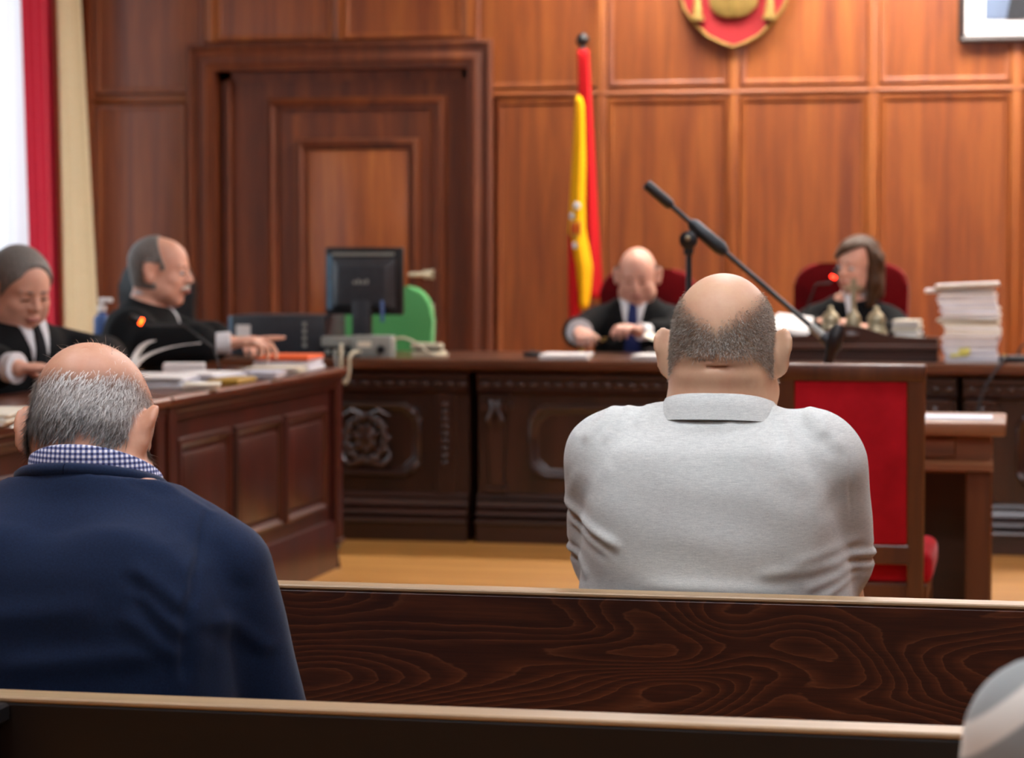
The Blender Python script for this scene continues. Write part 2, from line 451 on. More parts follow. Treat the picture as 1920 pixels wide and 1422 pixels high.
        if attr is not None:
            at = me.attributes.new('scalp', 'FLOAT', 'POINT'); at.data.foreach_set('value', attr(V).astype(np.float32))
        o = link(name, me, mat, parent); o_data = (V, Q)
        return o, o_data

def relax(V, Q):
    acc = np.zeros_like(V); num = np.zeros(len(V))
    for i in range(4):
        a, b = Q[:, i], Q[:, (i + 1) % 4]
        for k in range(3):
            acc[:, k] += np.bincount(a, V[b, k], len(V)) + np.bincount(b, V[a, k], len(V))
        num += np.bincount(a, minlength=len(V)) + np.bincount(b, minlength=len(V))
    return 0.5 * V + 0.5 * acc / np.maximum(num, 1)[:, None]

def vnormals(V, Q):
    n = np.cross(V[Q[:, 2]] - V[Q[:, 0]], V[Q[:, 3]] - V[Q[:, 1]]); o = np.zeros_like(V)
    for i in range(4):
        for k in range(3): o[:, k] += np.bincount(Q[:, i], n[:, k], len(V))
    return o / (np.linalg.norm(o, axis=1)[:, None] + 1e-12)

def rotm(pitch=0, yaw=0, roll=0):
    """pitch down, yaw to the left, roll to the right shoulder (degrees); figure faces +Y"""
    return np.array(Matrix.Rotation(math.radians(yaw), 3, 'Z') @ Matrix.Rotation(math.radians(-pitch), 3, 'X') @ Matrix.Rotation(math.radians(roll), 3, 'Y'))

class Head:
    """skull, face and ears in a head frame (origin between the ears, +y forward)"""
    def __init__(s, c, R, sc=1.0, wide=1.0, ear=1.0): s.c, s.R, s.sc, s.w, s.ear = np.array(c, float), R, sc, wide, ear
    def P(s, q): q = np.array(q, float) * s.sc; q = q * np.array([s.w, 1, 1]); return s.c + s.R @ q
    def L(s, V): q = (V - s.c) @ s.R / s.sc; q[:, 0] /= s.w; return q
    def e(s, f, c, r, k=0.012, op='u', tilt=None):
        R = s.R if tilt is None else s.R @ tilt
        f.ell(s.P(c), np.array(r) * s.sc * np.array([s.w, 1, 1]), R, k * s.sc, op)
    def k(s, f, a, b, ra, rb, k=0.01): f.cone(s.P(a), s.P(b), ra * s.sc, rb * s.sc, k * s.sc)
    def add(s, f, jowl=0.0, face=True):
        s.e(f, (0, -.014, .034), (.077, .097, .086), .02)
        s.e(f, (0, .030, .030), (.066, .066, .074), .02)
        s.e(f, (0, .028, -.042), (.060 + jowl, .064, .074), .03)
        s.e(f, (0, -.03, -.03), (.066, .062, .06), .03)
        s.e(f, (0, .062, -.098), (.028, .022, .020), .025)
        for g in (-1, 1):
            s.e(f, (g * .048, .02, -.066), (.024 + jowl, .04, .03), .03)
            t = rotm(0, 0, g * 7) @ rotm(-8, g * 50, 0)
            s.e(f, (g * .0905, -.014, .003), (.0088, .0235 * s.ear, .0315 * s.ear), .004, tilt=t)
            s.e(f, (g * .0905, -.010, -.024), (.0080, .0165 * s.ear, .0190 * s.ear), .006, tilt=t)
            s.e(f, (g * .097, -.007, .002), (.0045, .012, .017), .004, 's', tilt=t)
        if not face: return s
        s.e(f, (0, .080, .022), (.050, .013, .009), .014)
        s.k(f, (0, .090, .014), (0, .110, -.026), .007, .0115, .008)
        for g in (-1, 1):
            s.e(f, (g * .012, .100, -.030), (.009, .010, .008), .006)
            s.e(f, (g * .031, .098, .002), (.017, .014, .011), .010, 's')
            s.e(f, (g * .031, .078, .002), (.0135, .0125, .0120), .003)
            s.e(f, (g * .042, .060, -.028), (.022, .022, .020), .018)
        s.e(f, (0, .094, -.058), (.023, .008, .0055), .006)
        s.e(f, (0, .092, -.069), (.020, .009, .0065), .006)
        s.e(f, (0, .101, -.0635), (.022, .006, .0018), .004, 's')
        return s

def nrm(v): v = np.array(v, float); return v / (np.linalg.norm(v) + 1e-9)

def hand(f, wrist, fwd, up, side, curl=(25, 25, 25, 25), sc=1.0, thumb=0.5):
    """palm, four fingers and a thumb; side=+1 puts the thumb towards cross(fwd, up)"""
    fw = nrm(fwd); up = nrm(np.array(up) - fw * (np.array(up) @ fw)); sd = np.cross(fw, up) * side
    w = np.array(wrist, float)
    R = np.stack([sd, fw, up], 1)
    f.ell(w + fw * .048 * sc, np.array([.041, .052, .017]) * sc, R, .01)
    f.ell(w + fw * .03 * sc + sd * .025 * sc - up * .006, np.array([.02, .034, .016]) * sc, R, .012)
    for i, (o, ln) in enumerate(((.030, .94), (.010, 1.04), (-.010, .98), (-.029, .78))):
        p = w + (fw * (.090 - abs(o - .01) * .25) + sd * o) * sc; an = 0
        for j, seg in enumerate((.042, .027, .021)):
            an += math.radians(curl[i]) * (0.7, 1.0, 0.7)[j]
            d = fw * math.cos(an) - up * math.sin(an) + sd * o * 1.5
            q = p + nrm(d) * seg * ln * sc
            f.cone(p, q, (.0092 - .0009 * j) * sc, (.0086 - .0010 * j) * sc, .004); p = q
    p = w + (fw * .028 + sd * .034 - up * .006) * sc
    for j, seg in enumerate((.036, .030)):
        d = nrm(sd * (.75 - .3 * j) * (1 - thumb * .4) + fw * (.65 + .2 * j) - up * (.25 + thumb * .4))
        q = p + d * seg * sc; f.cone(p, q, (.0112 - .001 * j) * sc, (.0100 - .001 * j) * sc, .006); p = q

def folds(lst):
    """cloth folds: (x0,z0,x1,z1,width,height[,side]) ridges running over the back (side -1) or front (+1)"""
    def fn(V, N):
        d = np.zeros(len(V))
        for t in lst:
            x0, z0, x1, z1, w, a = t[:6]; side = t[6] if len(t) > 6 else -1
            ex, ez = x1 - x0, z1 - z0; L = ex * ex + ez * ez
            u = ((V[:, 0] - x0) * ex + (V[:, 2] - z0) * ez) / L
            px, pz = V[:, 0] - x0 - u * ex, V[:, 2] - z0 - u * ez
            r = (px * (-ez) + pz * ex) / math.sqrt(L)
            end = np.clip(1 - np.maximum(np.abs(u - .5) - .32, 0) / .28, 0, 1); end = end * end * (3 - 2 * end)
            pr = np.exp(-(r / w) ** 2) - 0.55 * np.exp(-((r + 1.7 * w) / w) ** 2)
            d += a * pr * end * np.clip(side * N[:, 1] * 3 + .6, 0, 1)
        return d
    return fn

def hair_strands(name, V, Q, head, dens, length, lay, tones, width, count, parent, zoff, seed=3, wild=0.35, comb=(0, -0.25, -1.0)):
    """short hairs rooted on the head's surface; dens(q) gives density in the head frame"""
    rng = np.random.default_rng(seed)
    cen = V[Q].mean(1); dg = np.cross(V[Q[:, 2]] - V[Q[:, 0]], V[Q[:, 3]] - V[Q[:, 1]]); area = np.linalg.norm(dg, axis=1)
    near = np.linalg.norm(cen - head.c, axis=1) < .16 * head.sc
    w = np.where(near, area * dens(head.L(cen)), 0); w = w / w.sum()
    pick = rng.choice(len(Q), count, p=w)
    uv = rng.random((count, 2)); q = Q[pick]
    root = (V[q[:, 0]] * ((1 - uv[:, :1]) * (1 - uv[:, 1:])) + V[q[:, 1]] * (uv[:, :1] * (1 - uv[:, 1:])) + V[q[:, 2]] * (uv[:, :1] * uv[:, 1:]) + V[q[:, 3]] * ((1 - uv[:, :1]) * uv[:, 1:]))
    nn = dg[pick] / area[pick][:, None]
    down = np.array(comb, float) @ head.R.T
    tang = down - nn * (nn @ down)[:, None]; tang /= np.linalg.norm(tang, axis=1)[:, None] + 1e-6
    tang = tang + rng.normal(0, wild, (count, 3)); tang /= np.linalg.norm(tang, axis=1)[:, None]
    L = length(head.L(root)) * rng.uniform(.6, 1.25, count)
    d0 = nn * (1 - lay) + tang * lay; d0 /= np.linalg.norm(d0, axis=1)[:, None]
    mid = root + d0 * (L * .5)[:, None]
    d1 = nn * (1 - lay) * .45 + tang; d1 /= np.linalg.norm(d1, axis=1)[:, None]
    tip = mid + d1 * (L * .5)[:, None]
    sidev = np.cross(nn, d0); sidev /= np.linalg.norm(sidev, axis=1)[:, None] + 1e-6
    W = width * rng.uniform(.7, 1.2, count)[:, None]
    P = np.stack([root - nn * .001 - sidev * W, root - nn * .001 + sidev * W, mid - sidev * W * .8, mid + sidev * W * .8, tip], 1).reshape(-1, 3)
    P = P - np.array([0, 0, zoff])
    b = np.arange(count)[:, None] * 5
    quads = (b + np.array([[0, 1, 3, 2]])); tris = (b + np.array([[2, 3, 4]]))
    me = bpy.data.meshes.new(name)
    me.vertices.add(len(P)); me.vertices.foreach_set('co', P.astype(np.float32).ravel())
    lp = np.concatenate([quads.ravel(), tris.ravel()]).astype(np.int32)
    me.loops.add(len(lp)); me.loops.foreach_set('vertex_index', lp)
    me.polygons.add(2 * count)
    me.polygons.foreach_set('loop_start', np.concatenate([np.arange(count) * 4, count * 4 + np.arange(count) * 3]).astype(np.int32))
    me.update(calc_edges=True); me.validate()
    lq = head.L(root); tc = tones(lq, rng)
    at = me.attributes.new('tone', 'FLOAT_COLOR', 'POINT')
    at.data.foreach_set('color', np.repeat(np.concatenate([tc, np.ones((count, 1))], 1), 5, axis=0).astype(np.float32).ravel())
    o = link(name, me, 'hairm', parent); o['kind'] = 'stuff'; return o

def sstep(a, b, x): t = np.clip((x - a) / (b - a), 0, 1); return t * t * (3 - 2 * t)

# ------------------------------------------------------------------ the room
XL, XR, YW, YR, ZC, PF = -5.02, 2.9, 12.60, -2.2, 3.45, -0.12   # left/right wall, panelled wall, rear wall, ceiling, public floor

m = MB(); m.box(XL - .2, XR + .2, 4.95, YW + .3, -.3, 0); m.box(XL - .2, XR + .2, YR - .2, 4.95, -.3, PF)
tag(m.build('floor', 'floor'), kind='structure')
tag(MB().box(XL - .2, XR + .2, YR - .2, YW + .3, ZC, ZC + .15).build('ceiling', 'white'), kind='structure')
tag(MB().box(XR, XR + .2, YR - .2, YW + .3, -.3, ZC).build('wall_right', 'panel'), kind='structure')
tag(MB().box(XL - .2, XR + .2, YR - .2, YR, -.3, ZC).build('wall_rear', 'panel'), kind='structure')

# left wall with tall windows behind curtains
WIN = [(8.2, 11.92)]
m = MB(); y = YR - .2
for a, b in sorted(WIN):
    m.box(XL - .25, XL, y, a, -.3, ZC); m.box(XL - .25, XL, a, b, -.3, .75); m.box(XL - .25, XL, a, b, 3.1, ZC); y = b
m.box(XL - .25, XL, y, YW + .3, -.3, ZC)
tag(m.build('wall_left', 'panel'), kind='structure')
for i, (a, b) in enumerate(WIN):
    w = empty('window_%d' % (i + 1), (XL - .14, (a + b) / 2, .75), kind='structure')
    h = (b - a) / 2; mm = MB()
    for s in (-1, 1): mm.box(-.03, .03, s * h - .04, s * h + .04, 0, 2.35)
    mm.box(-.03, .03, -h, h, 0, .07); mm.box(-.03, .03, -h, h, 2.28, 2.35); mm.box(-.03, .03, -.04, .04, 0, 2.35)
    mm.build('window_frame', 'white', w)
    MB().box(-.02, .3, -h - .05, h + .05, -.04, 0, .008).build('window_sill', 'white', w)
    pt = bpy.data.lights.new('daylight_portal', 'AREA'); pt.shape = 'RECTANGLE'; pt.size = 2.35; pt.size_y = b - a; pt.cycles.is_portal = True
    po = bpy.data.objects.new('daylight_portal', pt); COL.objects.link(po); po.location = (XL - .24, (a + b) / 2, 1.93); po.rotation_euler = (0, -PI / 2, 0)

# sheer curtain over each window
n = NT('sheer_voile'); t = n.t
tr = n.n('ShaderNodeBsdfTranslucent'); tr.inputs['Color'].default_value = (.82, .86, .88, 1)
df = n.n('ShaderNodeBsdfDiffuse'); n.l(n.ramp(n.noise(n.coords((40, 40, 2)), 2.0), [(.3, (.75, .78, .8)), (.7, (.85, .88, .9))]), df.inputs['Color'])
tp = n.n('ShaderNodeBsdfTransparent'); m1 = n.n('ShaderNodeMixShader'); m2 = n.n('ShaderNodeMixShader')
m1.inputs[0].default_value = .35; m2.inputs[0].default_value = .25
n.l(tr.outputs[0], m1.inputs[1]); n.l(df.outputs[0], m1.inputs[2]); n.l(m1.outputs[0], m2.inputs[1]); n.l(tp.outputs[0], m2.inputs[2])
n.l(m2.outputs[0], t.nodes['Material Output'].inputs['Surface']); M['sheer'] = n.m
for (a, b), lb in zip(WIN, ('white sheer voile curtain over the bright window beside the red curtain',)):
    def fn(u, v, a=a, b=b): return (XL + .10 + .018 * math.sin(u * 90), a - .1 + u * (b - a + .15), .35 + 2.95 * v)
    o = MB().grid(fn, 150, 4).build('sheer_curtain', 'sheer', None, 180); tag(o, lb, 'curtain')

# heavy curtains beside the far window: they lean towards the corner as they fall
def drape(name, y0, y1, y0b, y1b, x, mat, nf, label, amp=.03):
    def fn(u, v):
        z = .06 + 3.2 * v; w = 1 - v
        yy = (y0 + (y0b - y0) * w) * (1 - u) + (y1 + (y1b - y1) * w) * u
        return (x + amp * math.sin(u * nf * 2 * PI + .6 * math.sin(v * 3)) + .01 * math.sin(u * 23), yy, z)
    o = MB().grid(fn, 90, 14).solidify(.006).build(name, mat, None, 180)
    return tag(o, label, 'curtain')
drape('curtain', 11.163, 11.60, 11.353, 11.72, XL + .262, 'redcur', 4.2, 'long crimson curtain hanging beside the bright window', .005)
drape('curtain', 11.518, 11.762, 11.636, 12.183, XL + .31, 'creamcur', 2.4, 'long cream curtain hanging between the red curtain and the panelled wall', .010)
tag(MB().tube([(XL + .2, 8.7, 3.29), (XL + .2, 12.4, 3.29)], .018, 10).build('curtain_rail', 'brass'), 'brass rail carrying the curtains', 'curtain rail')

# panelled wall behind the judges
wb = empty('wall_back', (0, YW, 0), kind='structure')
DX0, DX1, DZ = -4.26, -2.80, 2.235
m = MB(); m.box(XL - .2, DX0, .03, .2, 0, ZC); m.box(DX1, XR + .2, .03, .2, 0, ZC); m.box(DX0, DX1, .03, .2, DZ, ZC); m.build('wall_body', 'panel', wb)
xs = [-4.95, -4.262, -3.555, -2.848, -2.140, -1.452, -.745, -.034, .68, 1.39, 2.10, 2.86]
def panel(x0, x1, z0, z1):
    m = MB(); m.box(x0, x1, -.002, .032, z0, z1); m.frame(rect(x0, x1, z0, z1), [(0, .002), (.010, .013), (.026, .010), (.034, .002)], 0)
    m.build('panel', 'panel', wb)
for i, (a, b) in enumerate(zip(xs, xs[1:])):
    a, b = a + .027, b - .027
    lo = 2.075
    if -4.4 < (a + b) / 2 < -2.7: lo = 2.345
    panel(a, b, lo, ZC - .09)
    if (a + b) / 2 > -2.7 or (a + b) / 2 < -4.4:
        panel(max(a, -2.70) if a > -2.9 and a < -2.7 else a, min(b, -4.40) if b < -4.2 else b, .16, 2.025)
for i, x in enumerate(xs):
    z0 = 2.345 if -4.4 < x < -2.7 else .14
    MB().box(x - .027, x + .027, -.016, .03, z0, ZC - .08, .006, 2).build('stile', 'stile', wb)
for a, b in ((-5.0, -4.385), (-2.713, XR)):
    m = MB(); m.prism([(.03, 2.025), (-.014, 2.03), (-.02, 2.045), (-.012, 2.055), (-.012, 2.07), (.03, 2.075)], 'X', a, b); m.build('rail', 'railw', wb)
    MB().box(a, b, -.02, .03, 0, .15, .008, 2).build('base_rail', 'railw', wb)
MB().prism([(.03, ZC - .1), (-.03, ZC - .085), (-.05, ZC - .04), (-.09, ZC), (.03, ZC)], 'X', XL, XR).build('cornice', 'railw', wb)

# door with stepped mouldings
d = empty('door_1', (-3.53, YW, 0), kind='structure')
D = lambda x: x + 3.53
cas = MB(); cas.frame([(D(-4.385), 0), (D(-4.385), 2.335), (D(-2.713), 2.335), (D(-2.713), 0)],
    [(0, -.03), (0, .045), (.018, .052), (.030, .040), (.060, .030), (.075, .040), (.100, .042), (.118, .030), (.14, .020), (.145, -.12)], 0, False)
cas.build('door_casing', 'door', d)
jm = MB()
jm.box(D(-4.245), D(-4.165), .055, .075, 0, 2.2); jm.box(D(-2.895), D(-2.815), .055, .075, 0, 2.2); jm.box(D(-4.245), D(-2.815), .055, .075, 2.14, 2.24)
jm.box(D(-4.185), D(-4.165), .02, .075, 0, 2.15, .006); jm.box(D(-4.265), D(-4.235), -.01, .13, 0, 2.24); jm.box(D(-2.825), D(-2.795), -.01, .13, 0, 2.24); jm.box(D(-4.26), D(-2.80), -.01, .13, 2.225, 2.25)
jm.build('door_jamb', 'door', d)
leaf = MB().box(D(-4.165), D(-2.895), .065, .115, .005, 2.14).build('door_leaf', 'door', d)
pr1 = [(0, 0), (.006, .020), (.028, .034), (.040, .018), (.062, .012), (.07, -.012), (.10, -.014)]
MB().frame(rect(D(-3.965), D(-2.985), .28, 2.05), pr1, .065).build('outer_moulding', 'door', d)
MB().box(D(-3.88), D(-3.07), .056, .066, .36, 1.965).build('door_panel', 'door', d)
MB().frame(rect(D(-3.80), D(-3.125), .46, 1.83), [(0, 0), (.006, .022), (.024, .03), (.036, .014), (.052, .010), (.06, -.002)], .056).build('inner_moulding', 'door', d)
MB().box(D(-3.74), D(-3.185), .044, .06, .52, 1.77, .012, 2).build('door_panel', 'stile', d)
h = empty('door_handle', (D(-3.075), .065, 1.108)); h.parent = d
MB().box(-.035, .035, -.010, 0, -.026, .026, .004).build('back_plate', 'ivory', h)
MB().tube([(0, -.004, 0), (0, -.05, 0), (-.03, -.056, 0), (-.10, -.052, -.002)], [.011, .011, .012, .010], 10).build('lever', 'ivory', h)
MB().box(D(-3.085), D(-3.035), .056, .066, .84, .955, .01, 2).build('lock_plate', 'ivory', d)
MB().lathe([(.012, 0), (.012, .02), (.008, .024)], (D(-3.06), .034, .865), 12, 'Y').build('lock_cylinder', 'brass', d)

# ceiling luminaires
M['diffuser'] = emit('lamp_diffuser', '#f1f5ff', LAMP); M['washer'] = emit('lamp_diffuser_wall', '#fbf6ee', WASH)
for (x, y, where) in LAMPS:
    e = empty('ceiling_light', (x, y, ZC), label='square ceiling light with white frame ' + where, cat='ceiling light', group='ceiling lights')
    MB().frame([(-.36, -.36), (.36, -.36), (.36, .36), (-.36, .36)], [(0, 0), (0, .03), (.05, .03), (.06, .005)], 0).build('frame', 'white', e, rot=(PI / 2, 0, 0))
    MB().box(-.31, .31, -.31, .31, -.018, -.008).build('diffuser', 'washer' if y > 11 else 'diffuser', e)

# ------------------------------------------------------------------ the judges' bench: carved units under one long worktop
YB, ZT = 10.05, .774
wt = empty('bench_worktop', (-1.0, YB, .74), label='long dark polished worktop running along the carved bench', cat='worktop')
MB().prism([(-.0, .0), (.012, -.012), (.05, -.02), (.85, -.02), (.85, .034), (.008, .034), (0, .026)], 'X', -2.75, 3.0, .0).build('board', 'courttop', wt)
MB().box(-2.72, 2.75, .582, .594, -.738, -.022).build('back_or_added_panel', 'courtz', wt)  # unseen board added so the gaps between the units stay dark
def wreath(m, cx, y, cz, r):
    k = 26
    for i in range(k):
        a = i * 2 * PI / k; rr = r * (1 + .05 * (-1) ** i)
        m.ball((cx + rr * math.cos(a), y - .012, cz + rr * 1.12 * math.sin(a)), (.017 + .006 * (i % 3 == 0), .014, .017 + .006 * (i % 2)), 8, 6)
    m.ball((cx, y - .004, cz), (r * .62, .028, r * .78), 16, 10)
    for i in range(7):
        a = i * 2 * PI / 7 + .3; m.ball((cx + r * .5 * math.cos(a), y - .022, cz + r * .55 * math.sin(a)), (.016, .012, .022), 8, 6)
    for g in (-1, 1):
        m.tube([(cx + g * r * .2, y - .012, cz - r * 1.15), (cx + g * r * .8, y - .016, cz - r * 1.35), (cx + g * r * 1.25, y - .012, cz - r * 1.0), (cx + g * r * 1.2, y - .008, cz - r * .6)], [.012, .016, .013, .006], 8)
        m.tube([(cx + g * r * .2, y - .012, cz + r * 1.2), (cx + g * r * .7, y - .018, cz + r * 1.42), (cx + g * r * 1.2, y - .012, cz + r * 1.15)], [.012, .015, .006], 8)
def bench_unit(x0, x1, pils, octs, meds, label):
    u = empty('carved_bench_unit', ((x0 + x1) / 2, YB, 0), label=label, cat='judges bench', group='carved bench units')
    c = (x0 + x1) / 2; T = lambda x: x - c
    a, b = T(x0), T(x1)
    MB().box(a, b, .07, .58, .10, .715).build('carcass', 'courtz', u)
    MB().prism([(.07, .715), (.035, .710), (.035, .690), (.05, .684), (.05, .648), (.04, .640), (.052, .628), (.07, .622)], 'X', a, b).build('cornice', 'court', u)
    m = MB(); k = int((x1 - x0) / .052)
    for i in range(k):
        x = a + .03 + i * (b - a - .06) / max(1, k - 1); m.ball((x, .046, .667), (.019, .010, .013), 8, 6)
    m.build('leaf_carving', 'court', u)
    m = MB(); m.prism([(.07, .205), (.045, .20), (.04, .188), (.052, .18), (.035, .165), (.03, .15), (.045, .142), (.02, .13), (.012, .115), (.03, .105), (.0, .095), (-.006, .085), (.0, .075), (.07, .07)], 'X', a - .0, b + .0); m.build('base_moulding', 'court', u)
    MB().box(a, b, .006, .58, 0, .076, .004).build('plinth', 'court', u)
    for (p, kind) in pils:
        x = T(p); pl = MB()
        if kind == 'beads':
            pl.box(x - .045, x + .045, .05, .08, .20, .63, .004)
        else:
            pl.poly([(x - .05, .045, .60), (x + .05, .045, .60), (x + .05, .08, .60), (x - .05, .08, .60), (x - .03, .05, .235), (x + .03, .05, .235), (x + .03, .08, .235), (x - .03, .08, .235)],
                    [(0, 1, 2, 3), (7, 6, 5, 4), (0, 4, 5, 1), (1, 5, 6, 2), (2, 6, 7, 3), (3, 7, 4, 0)], .004)
        pl = pl.build('pilaster', 'courtz', u)
        if kind == 'beads':
            m = MB()
            for i in range(9): m.ball((x, .044, .33 + i * .031), (.017 - .0008 * abs(i - 4), .012, .014), 8, 6)
            m.build('bead_carving', 'court', pl)
        else:
            m = MB(); m.box(x - .062, x + .062, .03, .08, .598, .625, .004)
            for g in (-1, 1): m.lathe([(.024, -.03), (.024, .012)], (x + g * .045, .055, .575), 12, 'Y'); m.tube([(x + g * .02, .036, .60), (x + g * .01, .030, .56), (x + g * .03, .026, .52), (x + g * .012, .034, .49)], [.010, .013, .011, .004], 8)
            m.ball((x, .034, .575), (.018, .014, .024), 8, 6)
            m.build('capital', 'court', pl)
            MB().box(x - .048, x + .048, .034, .08, .205, .236, .005).build('pilaster_foot', 'court', pl)
    for (p, q) in octs:
        p, q = T(p), T(q)
        m = MB().frame(octagon(p, q, .268, .585, .07), [(0, 0), (.004, .016), (.014, .024), (.024, .020), (.030, .006), (.040, .004), (.044, 0)], .07); m.build('octagon_moulding', 'court', u)
        for sx, X in ((1, p), (-1, q)):
            for sz, Z in ((1, .268), (-1, .585)):
                m = MB(); m.tube([(X + sx * .012, .056, Z + sz * .062), (X + sx * .03, .050, Z + sz * .045), (X + sx * .045, .050, Z + sz * .03), (X + sx * .062, .056, Z + sz * .012)], [.008, .017, .017, .008], 8); m.build('corner_scroll', 'court', u)
    for (p, z, r) in meds: m = MB(); wreath(m, T(p), .068, z, r); m.build('medallion', 'court', u)
    return u
bench_unit(-3.72, -2.285, [(-2.385, 'beads'), (-3.07, 'beads')], [(-2.975, -2.49)], [(-2.735, .43, .085)], 'carved bench unit with wreath medallion behind the lawyers table corner')
bench_unit(-2.245, -.255, [(-2.165, 'herm'), (-.34, 'herm')], [(-2.03, -.49)], [(-1.26, .43, .085)], 'wide carved bench unit behind the man in the grey shirt')
bench_unit(-.225, 1.75, [(-.150, 'herm'), (1.65, 'herm')], [(-.02, 1.52)], [(.75, .43, .085)], 'carved bench unit seen right of the small witness table')

# raised desk with crested front
rd = empty('raised_desk', (-.697, 10.22, ZT), label='dark raised desk with crested top on the bench before the woman judge', cat='desk riser')
pts = [(-.36, 0), (.36, 0), (.36, .10), (.18, .105)] + [(.18 - .36 * t, .105 + .042 * math.sin(PI * t) ** 1.5) for t in [i / 12 for i in range(1, 12)]] + [(-.18, .105), (-.36, .10)]
MB().prism(pts, 'Y', 0, .028, .003).build('crested_front', 'court', rd)
MB().box(-.36, .36, .028, .30, 0, .092).build('desk_body', 'court', rd)
MB().prism([(0, .05), (-.018, .053), (-.022, .064), (0, .07)], 'X', -.37, .37).build('moulding', 'courttop', rd)
MB().ball((0, -.004, .105), (.045, .014, .022), 12, 8).build('crest_carving', 'court', rd)

# ------------------------------------------------------------------ lawyers' tables along the left side
def lawyers_table(y0, y1, label):
    t = empty('lawyers_table', (-2.60, (y0 + y1) / 2, 0), label=label, cat='table', group='panelled tables along the left side')
    L = y1 - y0; a, b = -L / 2, L / 2
    MB().prism([(-.53, .745), (.028, .745), (.038, .752), (.038, .768), (.03, .776), (-.53, .776)], 'Y', a, b).build('table_top', 'tabletop', t)
    MB().box(-.10, -.01, a + .02, b - .02, .06, .745).build('carcass', 'table', t)
    MB().prism([(-.012, .745), (.022, .742), (.022, .728), (.010, .72), (.008, .70), (-.012, .695)], 'Y', a, b).build('cornice', 'table', t)
    MB().prism([(-.012, .19), (.006, .185), (.012, .17), (.012, .03), (.012, 0), (-.10, 0), (-.10, .19)], 'Y', a + .02, b - .06).build('plinth', 'table', t)
    w = (L - .30) / 3
    for i in range(3):
        p = a + .14 + i * (w + .012); q = p + w - .03
        m = MB(); fr = MB().frame([(p, .235), (q, .235), (q, .635), (p, .635)], [(0, 0), (.004, .014), (.018, .018), (.028, .006), (.034, .002)], 0)
        me = fr.build('panel_moulding', 'table', t, rot=(0, 0, PI / 2), loc=(-.01, 0, 0))
        MB().box(-.02, .002, p + .05, q - .05, .285, .585, .012, 2).build('panel', 'table', t)
    for y in (a + .035, b - .06):
        po = MB().box(-.05, .020, y - .028, y + .048, .10, .742, .006).build('post', 'table', t)
        MB().lathe([(.036, 0), (.03, .02), (.026, .06), (.036, .085), (.044, .1)], (-.014, y + .01, 0), 12).build('foot', 'court', po)
        MB().box(-.056, .028, y - .034, y + .054, .095, .115, .005).build('post_collar', 'table', po)
    return t
lawyers_table(7.20, 9.20, 'red-brown panelled table with three panels in front of the moustached lawyer')
lawyers_table(5.15, 7.185, 'red-brown panelled table partly hidden by the man in navy')

# ------------------------------------------------------------------ spectator benches
def bench(y, label, mat='bench', x0=-2.6, x1=1.9):
    o = empty('spectator_bench', ((x0 + x1) / 2, y, PF), label=label, cat='bench', group='dark walnut spectator benches')
    w = (x1 - x0) / 2
    MB().box(-w, w, -.024, .024, .32, .796, .003).build('back_board', mat, o)
    MB().box(-w, w, -.0245, .0245, .796, .803, .002).build('top_edge', 'benchedge', o)
    MB().box(-w, w, .03, .47, .385, .42, .008, 2).build('seat', 'benchdark', o)
    for x in (-w + .25, 0, w - .25):
        m = MB(); m.prism([(-.02, 0), (.03, 0), (.06, .32), (.36, .32), (.39, 0), (.44, 0), (.44, .385), (.03, .385), (.024, .78), (-.024, .78)][:], 'X', x - .02, x + .02)
        m.build('leg', 'benchdark', o)
    return o
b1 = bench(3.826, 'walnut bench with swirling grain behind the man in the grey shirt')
b2 = bench(2.788, 'walnut bench back coloured almost black for its shade, nearest the camera', 'benchshade')
m = MB(); m.box(-.10, .028, -.06, .02, -.012, .012, .004); m.box(-.10, .022, -.056, -.03, -.12, -.012, .004); m.box(-.10, .01, -.03, .02, -.12, -.012, .003)
m.build('hook_shelf', 'black', b2, loc=(-1.222 + .35, -.045, .785))

# ------------------------------------------------------------------ witness chair and small table
ch = empty('witness_chair', (-.437, 6.50, 0), label='tall wooden chair with red velvet back standing before the bench', cat='chair')
def post(x): return MB().poly([(x - .02, .03 , 0), (x + .02, .03, 0), (x + .02, .07, 0), (x - .02, .07, 0), (x - .024, -.03, .90), (x + .024, -.03, .90), (x + .024, .008, .90), (x - .024, .008, .90)],
                          [(3, 2, 1, 0), (4, 5, 6, 7), (0, 1, 5, 4), (1, 2, 6, 5), (2, 3, 7, 6), (3, 0, 4, 7)], .004)
for s in (-1, 1): post(s * .17).build('back_post', 'chairwood', ch)
MB().box(-.196, .196, -.034, .012, .885, .929, .006, 2).build('top_rail', 'chairwood', ch)
MB().box(-.16, .16, .0, .035, .40, .452, .004).build('lower_rail', 'chairwood', ch)
MB().poly([(-.15, .0, .45), (.15, .0, .45), (.15, -.027, .888), (-.15, -.027, .888), (-.15, .035, .45), (.15, .035, .45), (.15, .006, .888), (-.15, .006, .888)],
          [(0, 1, 2, 3), (7, 6, 5, 4), (0, 4, 5, 1), (1, 5, 6, 2), (2, 6, 7, 3), (3, 7, 4, 0)], .01, 3).build('back_upholstery', 'velvet', ch)
MB().box(-.215, .215, .045, .47, .34, .43, .03, 4).build('seat_cushion', 'velvet', ch)
MB().box(-.20, .20, .04, .46, .29, .345, .006).build('seat_frame', 'chairwood', ch)
for s in (-1, 1):
    MB().box(s * .18 - .02, s * .18 + .02, .42, .46, 0, .29, .004).build('front_leg', 'chairwood', ch)
    MB().box(s * .18 - .012, s * .18 + .012, .07, .42, .12, .15, .003).build('stretcher', 'chairwood', ch)

